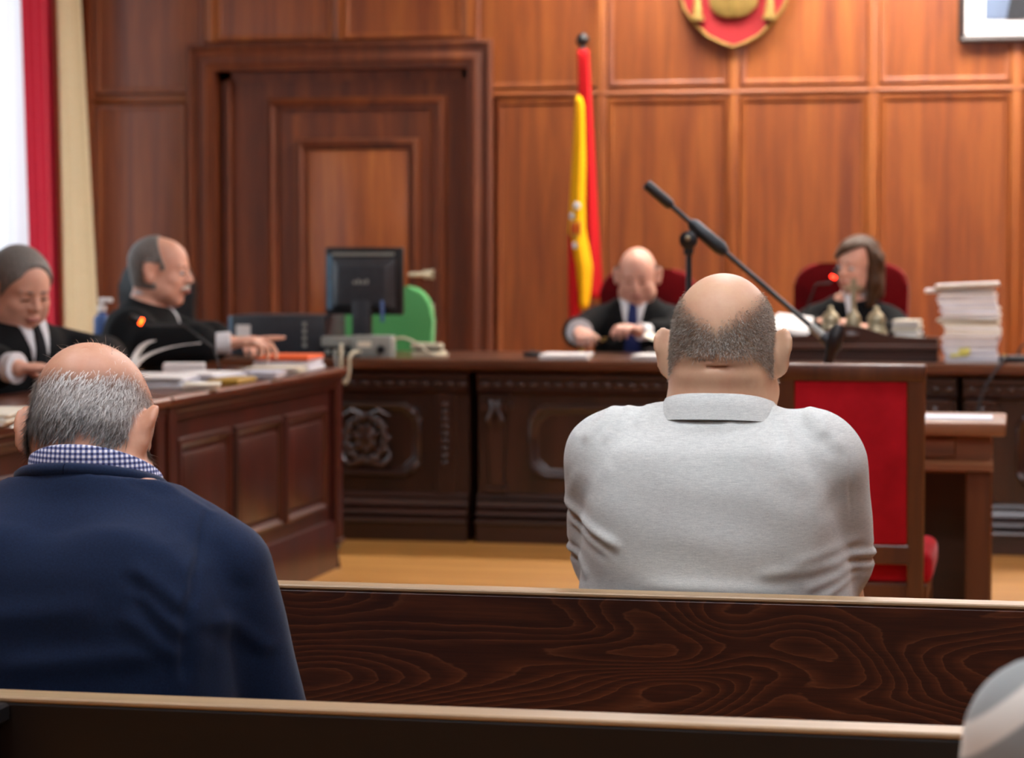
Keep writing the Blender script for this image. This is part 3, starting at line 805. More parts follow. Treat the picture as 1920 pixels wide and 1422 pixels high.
wtb = empty('witness_table', (-.28, 7.30, 0), label='small brown wooden table beside the red velvet chair', cat='table')
MB().box(-.24, .24, -.22, .24, .70, .738, .006, 2).build('table_top', 'witness', wtb)
m = MB(); m.box(-.20, .20, -.175, .20, .59, .70); m.build('apron', 'witness', wtb)
MB().prism([(-.175, .595), (-.205, .60), (-.205, .618), (-.185, .625), (-.175, .63)], 'X', -.206, .206).build('apron_moulding', 'witness', wtb)
MB().box(-.10, .10, -.184, -.17, .635, .69, .004).build('drawer', 'witness', wtb)
for sx in (-1, 1):
    for sy in (-1, 1): MB().box(sx * .165 - .036, sx * .165 + .036, sy * .15 - .03, sy * .15 + .03, 0, .60, .004).build('leg', 'chairwood', wtb)
MB().box(-.13, .13, .12, .14, .10, .59).build('back_or_added_panel', 'benchdark', wtb)
o = MB().box(-.105, .105, -.085, .085, 0, .003).build('pale_sheet', 'paper2', None, loc=(-.185, 7.31, .738), rot=(0, 0, .02)); tag(o, 'pale sheet standing in for the reflection on the small witness table', 'paper')  # sheet stands in for the pale reflection on the table top

# ------------------------------------------------------------------ microphone on boom stand
ms = empty('microphone_stand', (-.935, 7.0, 0), label='black boom microphone stand rising behind the bald man in grey', cat='microphone stand')
for a in (90, 210, 330):
    c, s_ = math.cos(math.radians(a)), math.sin(math.radians(a))
    MB().tube([(0, 0, .10), (.30 * c, .30 * s_, .012)], [.010, .009], 8).build('tripod_leg', 'blackm', ms)
MB().tube([(0, 0, .06), (0, 0, .72)], .012, 10).build('lower_tube', 'blackm', ms)
MB().lathe([(.018, .70), (.02, .71), (.02, .76), (.014, .775)], (0, 0, 0), 12).build('clutch', 'black', ms)
MB().tube([(0, 0, .74), (0, 0, 1.235)], .0085, 10).build('upper_tube', 'blackm', ms)
m = MB(); m.lathe([(.016, -.02), (.026, -.014), (.026, .014), (.016, .02)], (0, -.005, 1.258), 14, 'Y'); m.box(-.014, .014, -.016, .010, 1.215, 1.25, .004); m.build('boom_knuckle', 'black', ms)
MB().ball((0, -.026, 1.262), .008, 10, 8).build('clamp_screw', 'silver', ms)
P0, P1 = Vector((-.125, 0, 1.419)), Vector((.37, 0, .995))
dr = (P1 - P0).normalized()
MB().tube([P0 + dr * .05, P1], .0075, 10).build('boom', 'blackm', ms)
MB().tube([P0, P0 + dr * .004, P0 + dr * .09, P0 + dr * .10], [.012, .0155, .0155, .010], 12).build('counterweight_grip', 'black', ms)
q = P0 + dr * .18; MB().tube([q - dr * .012, q, q + dr * .10, q + dr * .125], [.011, .018, .021, .013], 12).build('boom_clamp', 'blackm', ms)
kn = Vector((0, 0, 1.262)); bp = P0 + dr * ((kn - P0).dot(dr)); MB().tube([kn, bp], [.015, .019], 10).build('clamp_bracket', 'black', ms)
MB().tube([P1 - dr * .03, P1 + dr * .03], [.012, .014], 10).build('thread_adapter', 'grey', ms)
MB().tube([P1 + dr * .015, P1 + dr * .06], [.016, .018], 12).build('clip', 'darkgrey', ms)
mp = Vector((.425, 0, .998)); md = Vector((-.30, .02, -1)).normalized()
MB().tube([mp - md * .02, mp, mp + md * .045, mp + md * .06, mp + md * .13], [.012, .0235, .026, .0165, .011], 14).build('microphone', 'black', ms)

# ------------------------------------------------------------------ flag
fl = empty('flag_on_pole', (-2.175, 12.22, 0), label='red and yellow flag hanging on a pole with black ball finial', cat='flag')
MB().lathe([(.16, 0), (.16, .02), (.05, .05), (.025, .09)], (0, 0, 0), 20).build('base', 'brass', fl)
MB().tube([(0, 0, .05), (0, 0, 2.25)], .012, 12).build('pole', 'brass', fl)
m = MB(); m.ball((0, 0, 2.292), .034); m.lathe([(.014, 2.235), (.02, 2.245), (.012, 2.262)], (0, 0, 0), 14); m.build('finial', 'black', fl)
def zf(y): return 2.49 - (y - 0) * (2.236 - .87) / 510.0 + .0
def zpx(y): return 2.236 - (y - 95) * .002678
def xpx(x): return (x - 1090) * .00264
def strip(name, rows, yo, mat, bulge=.02, wav=.006):
    zs = [zpx(r[0]) for r in rows]
    def fn(u, v):
        y = rows[0][0] + (rows[-1][0] - rows[0][0]) * v
        a = np.interp(y, [r[0] for r in rows], [r[1] for r in rows]); b = np.interp(y, [r[0] for r in rows], [r[2] for r in rows])
        dpt = yo - bulge * math.sin(PI * u) - wav * math.sin(u * 9 + v * 4)
        return (xpx(a + (b - a) * u), dpt, zpx(y))
    return MB().grid(fn, 12, 40).solidify(.003).build(name, mat, fl, 180)
strip('red_stripe', [(93, 1080, 1103), (180, 1083, 1108), (300, 1086, 1115), (400, 1086, 1121), (512, 1092, 1129), (560, 1092, 1131)], -.012, 'flagred')
strip('yellow_stripe', [(180, 1081, 1089), (195, 1080, 1096), (300, 1075, 1099), (380, 1070, 1098), (430, 1067, 1099), (465, 1068, 1106), (500, 1076, 1113), (545, 1084, 1110), (578, 1088, 1105)], -.045, 'flagyel', .03)
strip('lower_red_stripe', [(440, 1066, 1072), (470, 1066, 1078), (500, 1066, 1085), (550, 1066, 1090), (606, 1067, 1089)], -.040, 'flagred', .028)
m = MB(); m.ball((xpx(1085), -.078, zpx(386)), (.020, .006, .022), 10, 8); m.ball((xpx(1075), -.072, zpx(405)), (.014, .006, .020), 10, 8); m.ball((xpx(1082), -.078, zpx(460)), (.016, .005, .018), 10, 8); m.build('emblem', 'lace', fl)
m = MB(); m.prism([(xpx(1072), zpx(415)), (xpx(1093), zpx(415)), (xpx(1093), zpx(440)), (xpx(1082), zpx(452)), (xpx(1072), zpx(440))], 'Y', -.082, -.074, .003); m.build('emblem_shield', 'ochre', fl)
for i in range(3): MB().box(xpx(1075 + 6 * i), xpx(1078 + 6 * i), -.085, -.08, zpx(438), zpx(418)).build('emblem_bar', 'flagred', fl)

# ------------------------------------------------------------------ shield and picture on the wall
sh = empty('wall_shield', (-1.452, YW - .018, 2.80), label='red shield with gilt rim and gilt relief hanging on the panelled wall', cat='shield')
half = [(.0, -.525), (.05, -.51), (.13, -.47), (.20, -.405), (.25, -.33), (.275, -.25), (.28, -.1), (.28, .40)]
out = half + [(-x, z) for x, z in half[::-1] if x > 0]
MB().prism(out, 'Y', -.03, 0, .0).build('board', 'red', sh)
MB().frame(out, [(-.010, 0), (-.010, .036), (-.004, .044), (.003, .042), (.006, .03)], 0).build('gilt_rim', 'gold', sh)
for s in (-1, 1):
    m = MB(); m.lathe([(.036, -.395), (.036, -.375), (.026, -.365), (.024, -.33), (.019, -.31), (.017, .1), (.03, .12), (.03, .14)], (s * .185, -.042, 0), 14); m.build('gilt_column', 'gold', sh)
inner = [(0, -.385), (.05, -.38), (.09, -.36), (.118, -.33), (.128, -.28), (.128, .1), (-.128, .1), (-.128, -.28), (-.118, -.33), (-.09, -.36), (-.05, -.38)]
m = MB(); m.prism(inner, 'Y', -.06, -.03, .012, 2); m.build('gilt_escutcheon', 'gold', sh)
m = MB(); m.lathe([(.055, -.01), (.055, .01)], (0, -.062, -.2), 18, 'Y'); m.box(-.004, .004, -.066, -.058, -.37, .08); m.box(-.11, .11, -.066, -.058, -.25, -.243); m.build('relief', 'brass', sh)

pf = empty('framed_portrait', (.12, YW - .016, 2.72), label='dark framed picture with a wide white mat high on the wall', cat='picture')
MB().frame(rect(-.445, .445, -.445, .5), [(0, 0), (0, .03), (.012, .034), (.03, .022), (.036, .004)], 0).build('frame', 'framewood', pf)
MB().box(-.41, .41, -.010, -.004, -.41, .465).build('mat', 'mat', pf)
MB().box(-.315, .315, -.013, -.010, -.335, .39).build('print', 'pictone', pf)
m = MB(); m.prism([(-.21, -.335), (.22, -.335), (.2, -.12), (.1, -.05), (-.08, -.05), (-.17, -.12)], 'Y', -.015, -.013); m.build('dark_figure', 'picdark', pf)

# ------------------------------------------------------------------ things on the bench and tables
mo = empty('computer_monitor', (-2.80, 10.33, ZT), -.05, label='black computer monitor seen from behind on the carved bench', cat='monitor')
MB().box(-.178, .178, -.012, .016, .178, .472, .010, 3).build('screen_shell', 'black', mo)
MB().box(-.170, .170, .016, .018, .19, .46).build('screen', 'glassdark', mo)
MB().poly([(-.15, -.012, .20), (.15, -.012, .20), (.15, -.012, .43), (-.15, -.012, .43), (-.11, -.05, .22), (.11, -.05, .22), (.11, -.05, .39), (-.11, -.05, .39)],
          [(0, 1, 5, 4), (1, 2, 6, 5), (2, 3, 7, 6), (3, 0, 4, 7), (4, 5, 6, 7), (3, 2, 1, 0)], .008, 2).build('back_housing', 'darkgrey', mo)
MB().box(-.165, -.145, -.0155, -.011, .20, .44, .003).build('blue_reflection_strip', 'bluegrey', mo)  # bluish reflection on the casing edge, put in as a coloured strip
MB().box(-.145, .14, -.0155, -.011, .435, .448, .003).build('top_reflection_strip', 'grey', mo)  # light line reflected along the top, modelled as a pale strip
m = MB(); [m.box(-.036 + i * .019, -.036 + i * .019 + .012, -.0525, -.05, .312, .326 + .006 * (i % 2), .001) for i in range(4)]; m.build('maker_mark', 'grey', mo)
MB().box(-.042, .042, -.055, -.015, .02, .24, .008, 2).build('neck', 'darkgrey', mo)
MB().box(-.11, .11, -.06, .11, 0, .022, .008, 2).build('foot', 'darkgrey', mo)
MB().tube([(.095, -.05, .24), (.10, -.06, .20), (.10, -.06, .15)], .008, 8).build('video_plug', 'blueplastic', mo)

pc = empty('desktop_computer', (-3.16, 10.20, ZT), label='flat black desktop computer lying on the bench with a white and yellow sticker', cat='computer')
MB().box(-.215, .215, .0, .34, .005, .176, .006, 2).build('case', 'darkgrey', pc)
MB().box(-.218, -.200, -.004, .03, .008, .173, .004).build('side_trim', 'bluegrey', pc)
MB().box(-.182, -.118, -.003, .001, .083, .135).build('sticker', 'paper', pc)
MB().box(-.182, -.118, -.0032, .001, .052, .083).build('sticker_band', 'yellow', pc)
m = MB(); [m.box(.118, .135, -.003, .001, .04 + i * .03, .058 + i * .03) for i in range(4)]; m.build('side_label', 'grey', pc)
for sx in (-.17, .17): MB().box(sx - .02, sx + .02, .02, .32, 0, .006).build('foot', 'black', pc)

bx = empty('network_box', (-2.88, 10.16, ZT), label='pale grey box with dark sockets beside the monitor foot', cat='electronic box')
MB().box(-.068, .068, 0, .085, .045, .088, .004).build('lid', 'grey', bx); MB().box(-.064, .064, .004, .08, 0, .046, .003).build('socket_panel', 'black', bx)
for i in range(3): MB().box(-.05 + i * .035, -.028 + i * .035, -.002, .01, .012, .032, .002).build('socket', 'brass' if i == 1 else 'grey', bx)
bx = empty('speaker_box', (-2.715, 10.12, ZT), label='pale grey desktop amplifier box in front of the monitor foot', cat='electronic box')
MB().box(-.088, .088, 0, .085, 0, .094, .006, 2).build('body', 'grey', bx); MB().lathe([(.018, -.012), (.018, .004)], (.045, 0, .035), 14, 'Y').build('knob', 'black', bx)
MB().box(-.06, .0, -.003, .003, .045, .07).build('label_plate', 'paper3', bx)
def cable(pts, r, mat, label, name='cable'):
    P = [Vector(p) for p in pts]; out = []
    for i in range(len(P) - 1):
        p0, p1, p2, p3 = P[max(i - 1, 0)], P[i], P[i + 1], P[min(i + 2, len(P) - 1)]
        for k in range(6):
            t = k / 6; out.append(0.5 * ((2 * p1) + (p2 - p0) * t + (2 * p0 - 5 * p1 + 4 * p2 - p3) * t * t + (3 * p1 - p0 - 3 * p2 + p3) * t ** 3))
    out.append(P[-1]); return tag(MB().tube(out, r, 8).build(name, mat, None, 60), label, 'cable')
cable([(-2.86, 10.15, .80), (-2.83, 10.06, .83), (-2.82, 10.02, .77), (-2.815, 10.02, .70), (-2.80, 10.015, .67), (-2.785, 10.02, .71), (-2.78, 10.025, .79), (-2.76, 10.11, .80)], .007, 'ivory', 'pale cable looping over the bench edge below the monitor')
cable([(-2.875, 10.155, .80), (-2.85, 10.03, .80), (-2.83, 10.00, .71), (-2.84, 10.00, .68), (-2.86, 10.01, .70)], .006, 'grey', 'grey cable end dangling beside the pale cable loop')
cable([(-2.63, 10.15, .85), (-2.58, 10.16, .858), (-2.52, 10.17, .83), (-2.47, 10.19, .79), (-2.42, 10.30, .781)], .005, 'ivory', 'thin pale cable arching from the amplifier box to the telephone')
ph = empty('telephone', (-2.515, 10.27, ZT), label='ivory desk telephone lying on the bench right of the monitor', cat='telephone')
MB().box(-.062, .055, 0, .17, 0, .022, .006, 2).build('base', 'ivory', ph); MB().box(-.05, .05, .01, .12, .022, .034, .002).build('cradle', 'black', ph)
MB().prism([(-.068, .034), (.068, .034), (.072, .05), (.055, .058), (-.055, .058), (-.072, .05)], 'Y', .02, .065, .006, 2).build('handset', 'ivory', ph)
o = empty('intercom_box', (-2.06, 10.35, ZT), label='small black box lying on the worktop left of the bald judge', cat='box')
MB().box(-.035, .035, -.03, .05, 0, .022, .006, 2).build('body', 'black', o); MB().lathe([(.008, .02), (.006, .03)], (0, .01, 0), 10).build('button', 'darkgrey', o)

def sheets(name, loc, w, d, h, mat, label, rz=0.0, n=4, jit=.006, group=None, tilt=0.0, seed=0, cat='papers', tx=0.0):
    """a pile of paper: n leaves, each a little askew"""
    r = random.Random(seed); e = empty(name, loc, rz, label=label, cat=cat, group=group)
    if tilt or tx: e.rotation_euler = (tx, tilt, rz)
    mats = mat if isinstance(mat, (list, tuple)) else [mat]
    for i in range(n):
        z0, z1 = h * i / n, h * (i + 1) / n
        ox, oy, a = r.uniform(-jit, jit), r.uniform(-jit, jit), r.uniform(-.03, .03)
        MB().box(-w / 2, w / 2, -d / 2, d / 2, 0, (z1 - z0) * .96, min(.002, h / n * .3)).build('leaf_bundle', mats[i % len(mats)], e, loc=(ox, oy, z0), rot=(0, 0, a))
    return e
# before the bald judge
sheets('document', (-1.885, 10.22, ZT), .20, .22, .022, 'paper', 'white papers before the bald judge, left of his hands', .05, 3, seed=1)
sheets('document', (-1.53, 10.24, ZT), .12, .24, .020, 'paper', 'white papers before the bald judge, next to the grey-shirted man\'s ear', -.05, 3, seed=2)
o = MB().poly([(-1.60, 10.50, .86), (-1.46, 10.48, .806), (-1.46, 10.64, .806), (-1.60, 10.66, .875), (-1.60, 10.50, .864), (-1.46, 10.48, .81), (-1.46, 10.64, .81), (-1.60, 10.66, .879)],
   [(0, 1, 2, 3), (7, 6, 5, 4), (0, 4, 5, 1), (1, 5, 6, 2), (2, 6, 7, 3), (3, 7, 4, 0)]).build('pale_sheet', 'paper3'); tag(o, 'cream sheet slanting beside the bald judge\'s raised hand', 'paper')
o = MB().box(-1.60, -1.46, 10.48, 10.66, ZT, ZT + .03, .004).build('writing_pad', 'black'); tag(o, 'black writing pad under the cream sheet by the bald judge', 'pad')
gl = empty('eyeglasses', (-1.795, 10.66, .84), label='dark folded spectacles held by the bald judge', cat='glasses')
for s in (-1, 1): MB().frame([(s * .033 + .024 * math.cos(a), .018 * math.sin(a)) for a in [i * 2 * PI / 14 for i in range(14)]], [(0, 0), (0, .004), (.003, .004), (.003, 0), (0, 0)], 0).build('rim', 'black', gl)
MB().tube([(-.01, 0, .006), (.01, 0, .006)], .002, 6).build('bridge', 'brass', gl)
for s in (-1, 1): MB().tube([(s * .057, 0, .005), (s * .05, .06, .0), (s * .02, .10, -.01)], .002, 6).build('temple', 'brass' if s < 0 else 'black', gl)

# silver inkstand on the raised desk
ZR = ZT + .092
ik = empty('silver_inkstand', (-.69, 10.37, ZR), label='silver inkstand with tall central stem and two lidded inkwells', cat='inkstand')
MB().box(-.142, .142, -.055, .075, .012, .024, .005, 2).build('tray', 'silver', ik)
for sx in (-1, 1):
    for sy in (-.035, .055): MB().ball((sx * .12, sy, .009), .008, 8, 6).build('foot', 'silver', ik)
for s in (-1, 1):
    w = MB().lathe([(.042, .022), (.045, .03), (.036, .045), (.034, .065), (.040, .072)], (s * .095, 0, 0), 18).build('inkwell', 'silver', ik)
    MB().lathe([(.040, .072), (.037, .085), (.026, .102), (.012, .112), (.009, .118), (.012, .125), (.004, .133)], (s * .095, 0, 0), 18).build('lid', 'silver', w)
MB().lathe([(.05, .022), (.048, .035), (.034, .05), (.030, .085), (.022, .10), (.012, .115), (.010, .15), (.013, .165), (.010, .18)], (0, 0, 0), 18).build('stem', 'silver', ik)
m = MB(); m.box(-.011, .011, -.008, .008, .175, .248, .003); m.box(-.036, .036, -.007, .007, .198, .216, .003); m.build('cross', 'silver', ik)
sheets('document', (-.945, 10.36, ZR + .045), .15, .14, .02, ['paper', 'paper'], 'open white papers on the raised desk left of the inkstand', .1, 3, .01, seed=4, tilt=.12, tx=.45)
sheets('document', (-.468, 10.42, ZR + .001), .10, .15, .075, ['paper3', 'paper', 'paper3'], 'cream papers stacked on the raised desk right of the inkstand', -.1, 6, .008, seed=5)

def gooseneck(name, base, tip, led, label, sag=.05):
    e = empty(name, base, label=label, cat='microphone'); b = Vector(base); t = Vector(tip) - b
    MB().lathe([(.04, 0), (.042, .012), (.03, .024), (.01, .03)], (0, 0, 0), 16).build('base', 'black', e)
    pts = [Vector((0, 0, .02)), Vector((t.x * .08, t.y * .08, t.z * .45 + sag)), Vector((t.x * .45, t.y * .45, t.z * .85 + sag)), t * .9 + Vector((0, 0, sag * .4)), t]
    MB().tube(pts, .0045, 8).build('neck', 'black', e)
    d = (pts[-1] - pts[-2]).normalized()
    MB().tube([t - d * .006, t + d * .004], .0125, 14).build('light_ring', led, e)
    MB().tube([t + d * .004, t + d * .012, t + d * .04, t + d * .048], [.008, .011, .011, .006], 12).build('capsule', 'black', e)
    return e
gooseneck('gooseneck_microphone', (-.93, 10.62, ZT), (-.796, 10.66, 1.118), 'ledred', 'gooseneck microphone with red light before the woman judge', .02)
gooseneck('gooseneck_microphone', (-2.80, 8.36, .777), (-3.06, 8.26, .978), 'ledorange', 'gooseneck microphone with orange light on the left table', .015)
db = empty('desk_microphone', (-.02, 10.28, ZT), label='black desk microphone base beside the tall paper stack', cat='microphone')
MB().box(-.07, .08, -.05, .07, 0, .026, .008, 2).build('base', 'black', db); MB().tube([(0, .02, .02), (.02, .04, .06), (.08, .06, .10), (.2, .08, .13)], .005, 8).build('neck', 'black', db)
MB().tube([(.2, .08, .13), (.25, .085, .135)], [.010, .009], 10).build('capsule', 'black', db)
MB().lathe([(.012, .026), (.010, .032)], (-.045, -.02, 0), 10).build('button', 'brass', db)
cable([(-.06, 10.24, .784), (-.065, 10.08, .80), (-.09, 10.03, .76), (-.14, 10.02, .68), (-.17, 10.02, .58), (-.19, 10.02, .50), (-.20, 10.03, .30), (-.20, 10.03, .02)], .006, 'darkgrey', 'dark cable hanging down the bench front below the paper stack')

names = ['lowest', 'second from the bottom', 'third from the bottom', 'fourth from the bottom', 'fourth from the top', 'third from the top', 'second from the top', 'topmost']
z = ZT
for i, (w, dp, h, ox, mt, tl) in enumerate([(.215, .30, .058, .0, ['paper', 'paper2'], 0), (.222, .30, .046, .002, ['paper2', 'paper'], 0), (.226, .31, .052, .006, ['paper', 'paper3'], 0), (.245, .31, .020, -.006, ['paper3', 'grey'], 0),
        (.235, .30, .048, -.002, ['paper2', 'paper'], 0), (.232, .30, .050, -.008, ['paper2', 'paper'], -.02), (.285, .21, .018, -.045, ['paper'], -.02), (.255, .30, .016, -.012, ['paper', 'paper3'], -.045)]):
    if i >= 6: z += .004
    e = sheets('document_bundle', (-.205 + ox, 10.30, z), w, dp, h, mt, 'white bundle of case papers, %s in the tall stack' % names[i], .02 * (-1) ** i, max(3, int(h / .011)), .006, 'case papers in the tall stack', tl, seed=20 + i)
    if i == 0: MB().box(-.075, -.004, -.158, -.150, .03, .044, .002).build('sticky_note', 'yellow', e, rot=(0, -.12, 0)); MB().box(-.04, .004, -.159, -.151, .036, .062, .002).build('sticky_note', 'yellow', e, rot=(0, -.1, 0))
    z += h + .001

# papers on the left tables
ZL = .777
sheets('document', (-2.70, 6.02, ZL), .26, .34, .03, ['paper', 'paper3'], 'white papers at the near end of the left table', .2, 4, .01, seed=31)
sheets('document', (-2.80, 7.78, ZL), .18, .25, .035, ['paper', 'paper2'], 'white papers on the left table just past the bowed man\'s head', .1, 5, .012, seed=32)
sheets('document', (-2.635, 7.66, ZL), .12, .18, .018, ['paper3', 'paper'], 'cream papers at the left table edge past the bowed man\'s head', .3, 3, .01, seed=33)
sheets('document', (-2.765, 8.12, ZL), .17, .25, .03, ['paper2', 'paper'], 'bluish papers in the middle of the left table', -.1, 4, .01, seed=34)
o = MB().box(-.055, .055, -.12, .12, 0, .018, .004).build('card_folder', 'ochre', None, loc=(-2.635, 7.99, ZL), rot=(0, 0, .05)); tag(o, 'ochre card folder at the front edge of the left table', 'folder')
sheets('document', (-2.635, 8.34, ZL), .12, .17, .026, ['paper', 'paper2'], 'white papers by the ochre folder on the left table', .1, 4, .012, seed=35)
o = MB().box(-.075, .075, -.05, .05, 0, .045, .004).build('card_box', 'paper', None, loc=(-2.97, 8.46, ZL), rot=(0, 0, .3)); tag(o, 'white card box on the left table below the lawyer\'s sleeve', 'box')
sheets('document', (-2.68, 8.64, ZL), .19, .18, .028, ['paper', 'paper3'], 'white papers under the pointing hand', .1, 4, .012, seed=36)
fo = sheets('document', (-2.72, 8.94, ZL), .21, .26, .040, ['paper2', 'paper', 'paper2'], 'thick wad of papers under the orange folder', .05, 6, .008, seed=37)
o = MB().box(-.10, .10, -.13, .13, 0, .016, .003).build('orange_folder', 'orange', None, loc=(-2.715, 8.94, ZL + .042), rot=(0, 0, .05)); tag(o, 'bright orange folder on top of the papers at the far table end', 'folder')
od = empty('open_document', (-2.985, 8.13, ZL), label='open white document with two leaves curling upwards behind the bowed head', cat='papers')
MB().box(-.10, .10, -.14, .14, 0, .02, .003).build('pages', 'paper', od)
for k, (dx, up) in enumerate(((.05, .12), (.16, .11))):
    def fn(u, v, dx=dx, up=up): return (-.06 + dx * u * u * 1.3, -.04 + .07 * v + .10 * u * u * (1 if dx > .1 else .3), .02 + up * math.sin(u * 1.35))
    MB().grid(fn, 10, 4).solidify(.002).build('curling_leaf', 'paper', od, 180)

# ------------------------------------------------------------------ chairs behind the bench
def judge_chair(x, y, zt, w, label):
    c = empty('judge_chair', (x, y, 0), label=label, cat='chair', group='red judges chairs')
    h = w / 2; r = .12
    pts = [(-h, .50), (h, .50)] + [(h - r + r * math.cos(a), zt - r * .9 + r * .9 * math.sin(a)) for a in [i * PI / 2 / 6 for i in range(7)]] + [(-h + r + r * math.cos(a), zt - r * .9 + r * .9 * math.sin(a)) for a in [PI / 2 + i * PI / 2 / 6 for i in range(7)]]
    MB().prism(pts, 'Y', .22, .30, .02, 3).build('backrest', 'velvetd', c)
    MB().box(-h + .02, h - .02, -.24, .20, .30, .362, .025, 3).build('seat', 'velvetd', c)
    for s in (-1, 1):
        MB().box(s * (h + .04) - .03, s * (h + .04) + .03, -.16, .24, .64, .68, .012, 2).build('armrest', 'velvetd', c)
        MB().box(s * (h + .04) - .02, s * (h + .04) + .02, -.12, -.08, .34, .64, .005).build('arm_post', 'courtz', c)
        for yy in (-.2, .26): MB().box(s * (h - .05) - .022, s * (h - .05) + .022, yy - .022, yy + .022, 0, .31, .005).build('leg', 'courtz', c)
    return c
judge_chair(-1.735, 11.30, 1.145, .46, 'red upholstered chair behind the bald judge')
judge_chair(-.78, 11.30, 1.175, .53, 'red upholstered chair behind the woman judge')
def office_chair(x, y, zt, w, mat, label, rz=0):
    c = empty('office_chair', (x, y, 0), rz, label=label, cat='chair'); h = w / 2
    pts = [(-h * .85, zt - .44), (h * .85, zt - .44), (h, zt - .30)] + [(h * (1 - .55 * t * t), zt - .16 + .16 * math.sin(t * PI / 2)) for t in [i / 6 for i in range(7)]] + [(-h * (1 - .55 * t * t), zt - .16 + .16 * math.sin(t * PI / 2)) for t in [i / 6 for i in range(6, -1, -1)]] + [(-h, zt - .30)]
    MB().prism(pts, 'Y', .16, .22, .018, 3).build('backrest', mat, c)
    MB().box(-h, h, -.26, .18, .42, .50, .03, 3).build('seat', mat, c)
    MB().box(-.03, .03, .20, .235, .40, zt - .15, .006).build('back_bracket', 'black', c)
    MB().tube([(0, -.03, .08), (0, -.03, .42)], .025, 12).build('gas_column', 'black', c)
    for k in range(5):
        a = k * 2 * PI / 5; p = (.27 * math.cos(a), -.03 + .27 * math.sin(a))
        MB().tube([(0, -.03, .10), (p[0], p[1], .07)], [.022, .014], 8).build('base_arm', 'black', c)
        MB().lathe([(.028, -.012), (.028, .012)], (p[0], p[1], .028), 12, 'X').build('caster', 'black', c)
    return c
office_chair(-2.975, 11.22, 1.062, .45, 'green', 'green office chair behind the computer monitor')
office_chair(-4.06, 11.00, 1.19, .38, 'black', 'black office chair beyond the moustached lawyer')
st = empty('side_table', (-4.25, 10.40, 0), label='small dark side table behind the moustached lawyer', cat='table')
MB().box(-.35, .35, -.22, .22, .80, .835, .005).build('table_top', 'court', st)
for sx in (-1, 1):
    for sy in (-1, 1): MB().box(sx * .32 - .02, sx * .32 + .02, sy * .19 - .02, sy * .19 + .02, 0, .80, .003).build('leg', 'court', st)
bo = empty('pump_bottle', (-4.03, 10.38, .835), label='white pump bottle with blue band standing behind the moustached lawyer', cat='bottle')
MB().lathe([(.034, 0), (.037, .01), (.037, .09), (.03, .105), (.014, .115), (.014, .125)], (0, 0, 0), 18).build('bottle_body', 'blueplastic', bo)
MB().lathe([(.018, .125), (.02, .13), (.02, .15), (.008, .152), (.007, .17)], (0, 0, 0), 14).build('pump_collar', 'paper', bo)
MB().box(-.012, .05, -.012, .012, .165, .185, .005, 2).build('pump_head', 'paper', bo)

# ------------------------------------------------------------------ people
M['skin_a'] = skin('skin_grey_shirt_man', '#dcb594', '#d2a083', '#84715e')
M['skin_b'] = skin('skin_navy_man', '#d3a184', '#c88d70', '#6f6760')
M['skin_c'] = skin('skin_judge', '#d9a893', '#cc9480', '#8d8078')
M['skin_d'] = skin('skin_lawyers', '#e2b097', '#d69d84', '#77706a')
M['skin_e'] = skin('skin_woman', '#e0b098', '#d69c84', '#5a4030')
M['lip'] = flat('lip_skin', '#9c5a4e', .5, .05, 60)
n = NT('grey_melange_jersey')
f1 = n.noise(n.coords((45, 45, 520)), 1.6, 3, 0.7); f2 = n.noise(n.coords((300, 300, 900)), 1.5, 2, 0.6)
n.l(n.ramp(n.mathop('ADD', n.mathop('MULTIPLY', f1, .55), n.mathop('MULTIPLY', f2, .45)), [(.34, lin('#b9bebb')), (.5, lin('#cfd4d0')), (.66, lin('#e4e7e2'))]), n.b.inputs['Base Color'])
n.bump(f2, .25, .0008); n.set(rough=.92, sheen=.15, sheenr=.5, spec=.15); M['polo'] = n.m
M['navy'] = fabric('navy_knit', '#0e1b33', '#152745', (420, 420, 420), .88, .12, .2)
M['gingham'] = gingham('blue_white_gingham')
M['greyhair'] = fabric('grey_hair', '#5d5a55', '#8d8a84', (220, 220, 40), .55, .1, .4)
M['silverhair'] = fabric('silver_hair', '#5c5853', '#8e8b86', (220, 220, 40), .55, .1, .4)
M['brownhair'] = fabric('brown_hair', '#2a190c', '#503318', (160, 160, 20), .5, .1, .4)
M['whitehair'] = fabric('white_hair', '#b5b0a2', '#d4cfc2', (220, 220, 220), .6, .1, .4)
M['darkbrow'] = fabric('brow_hair', '#5a5048', '#7a6f64', (220, 220, 220), .6, .1, .4)
M['trouser'] = fabric('dark_trouser_cloth', '#191b22', '#23262e', (200, 200, 200), .9, .1, .1)
n = NT('grey_knit_white_bands')
tc = n.coords(); sp = n.n('ShaderNodeSeparateXYZ'); n.l(tc, sp.inputs[0])
k = n.mathop('ADD', n.mathop('MULTIPLY', sp.outputs[0], -.62), n.mathop('MULTIPLY', sp.outputs[2], .78))
fr = n.mathop('FRACT', n.mathop('ADD', n.mathop('MULTIPLY', k, 1 / .062), .33), 0)
n.l(n.ramp(fr, [(.0, lin('#9a9f9c')), (.62, lin('#959a98')), (.66, lin('#e6e3d8')), (.95, lin('#e6e3d8')), (.99, lin('#9a9f9c'))]), n.b.inputs['Base Color'])
n.set(rough=.95, sheen=.2, spec=.1); M['striped'] = n.m

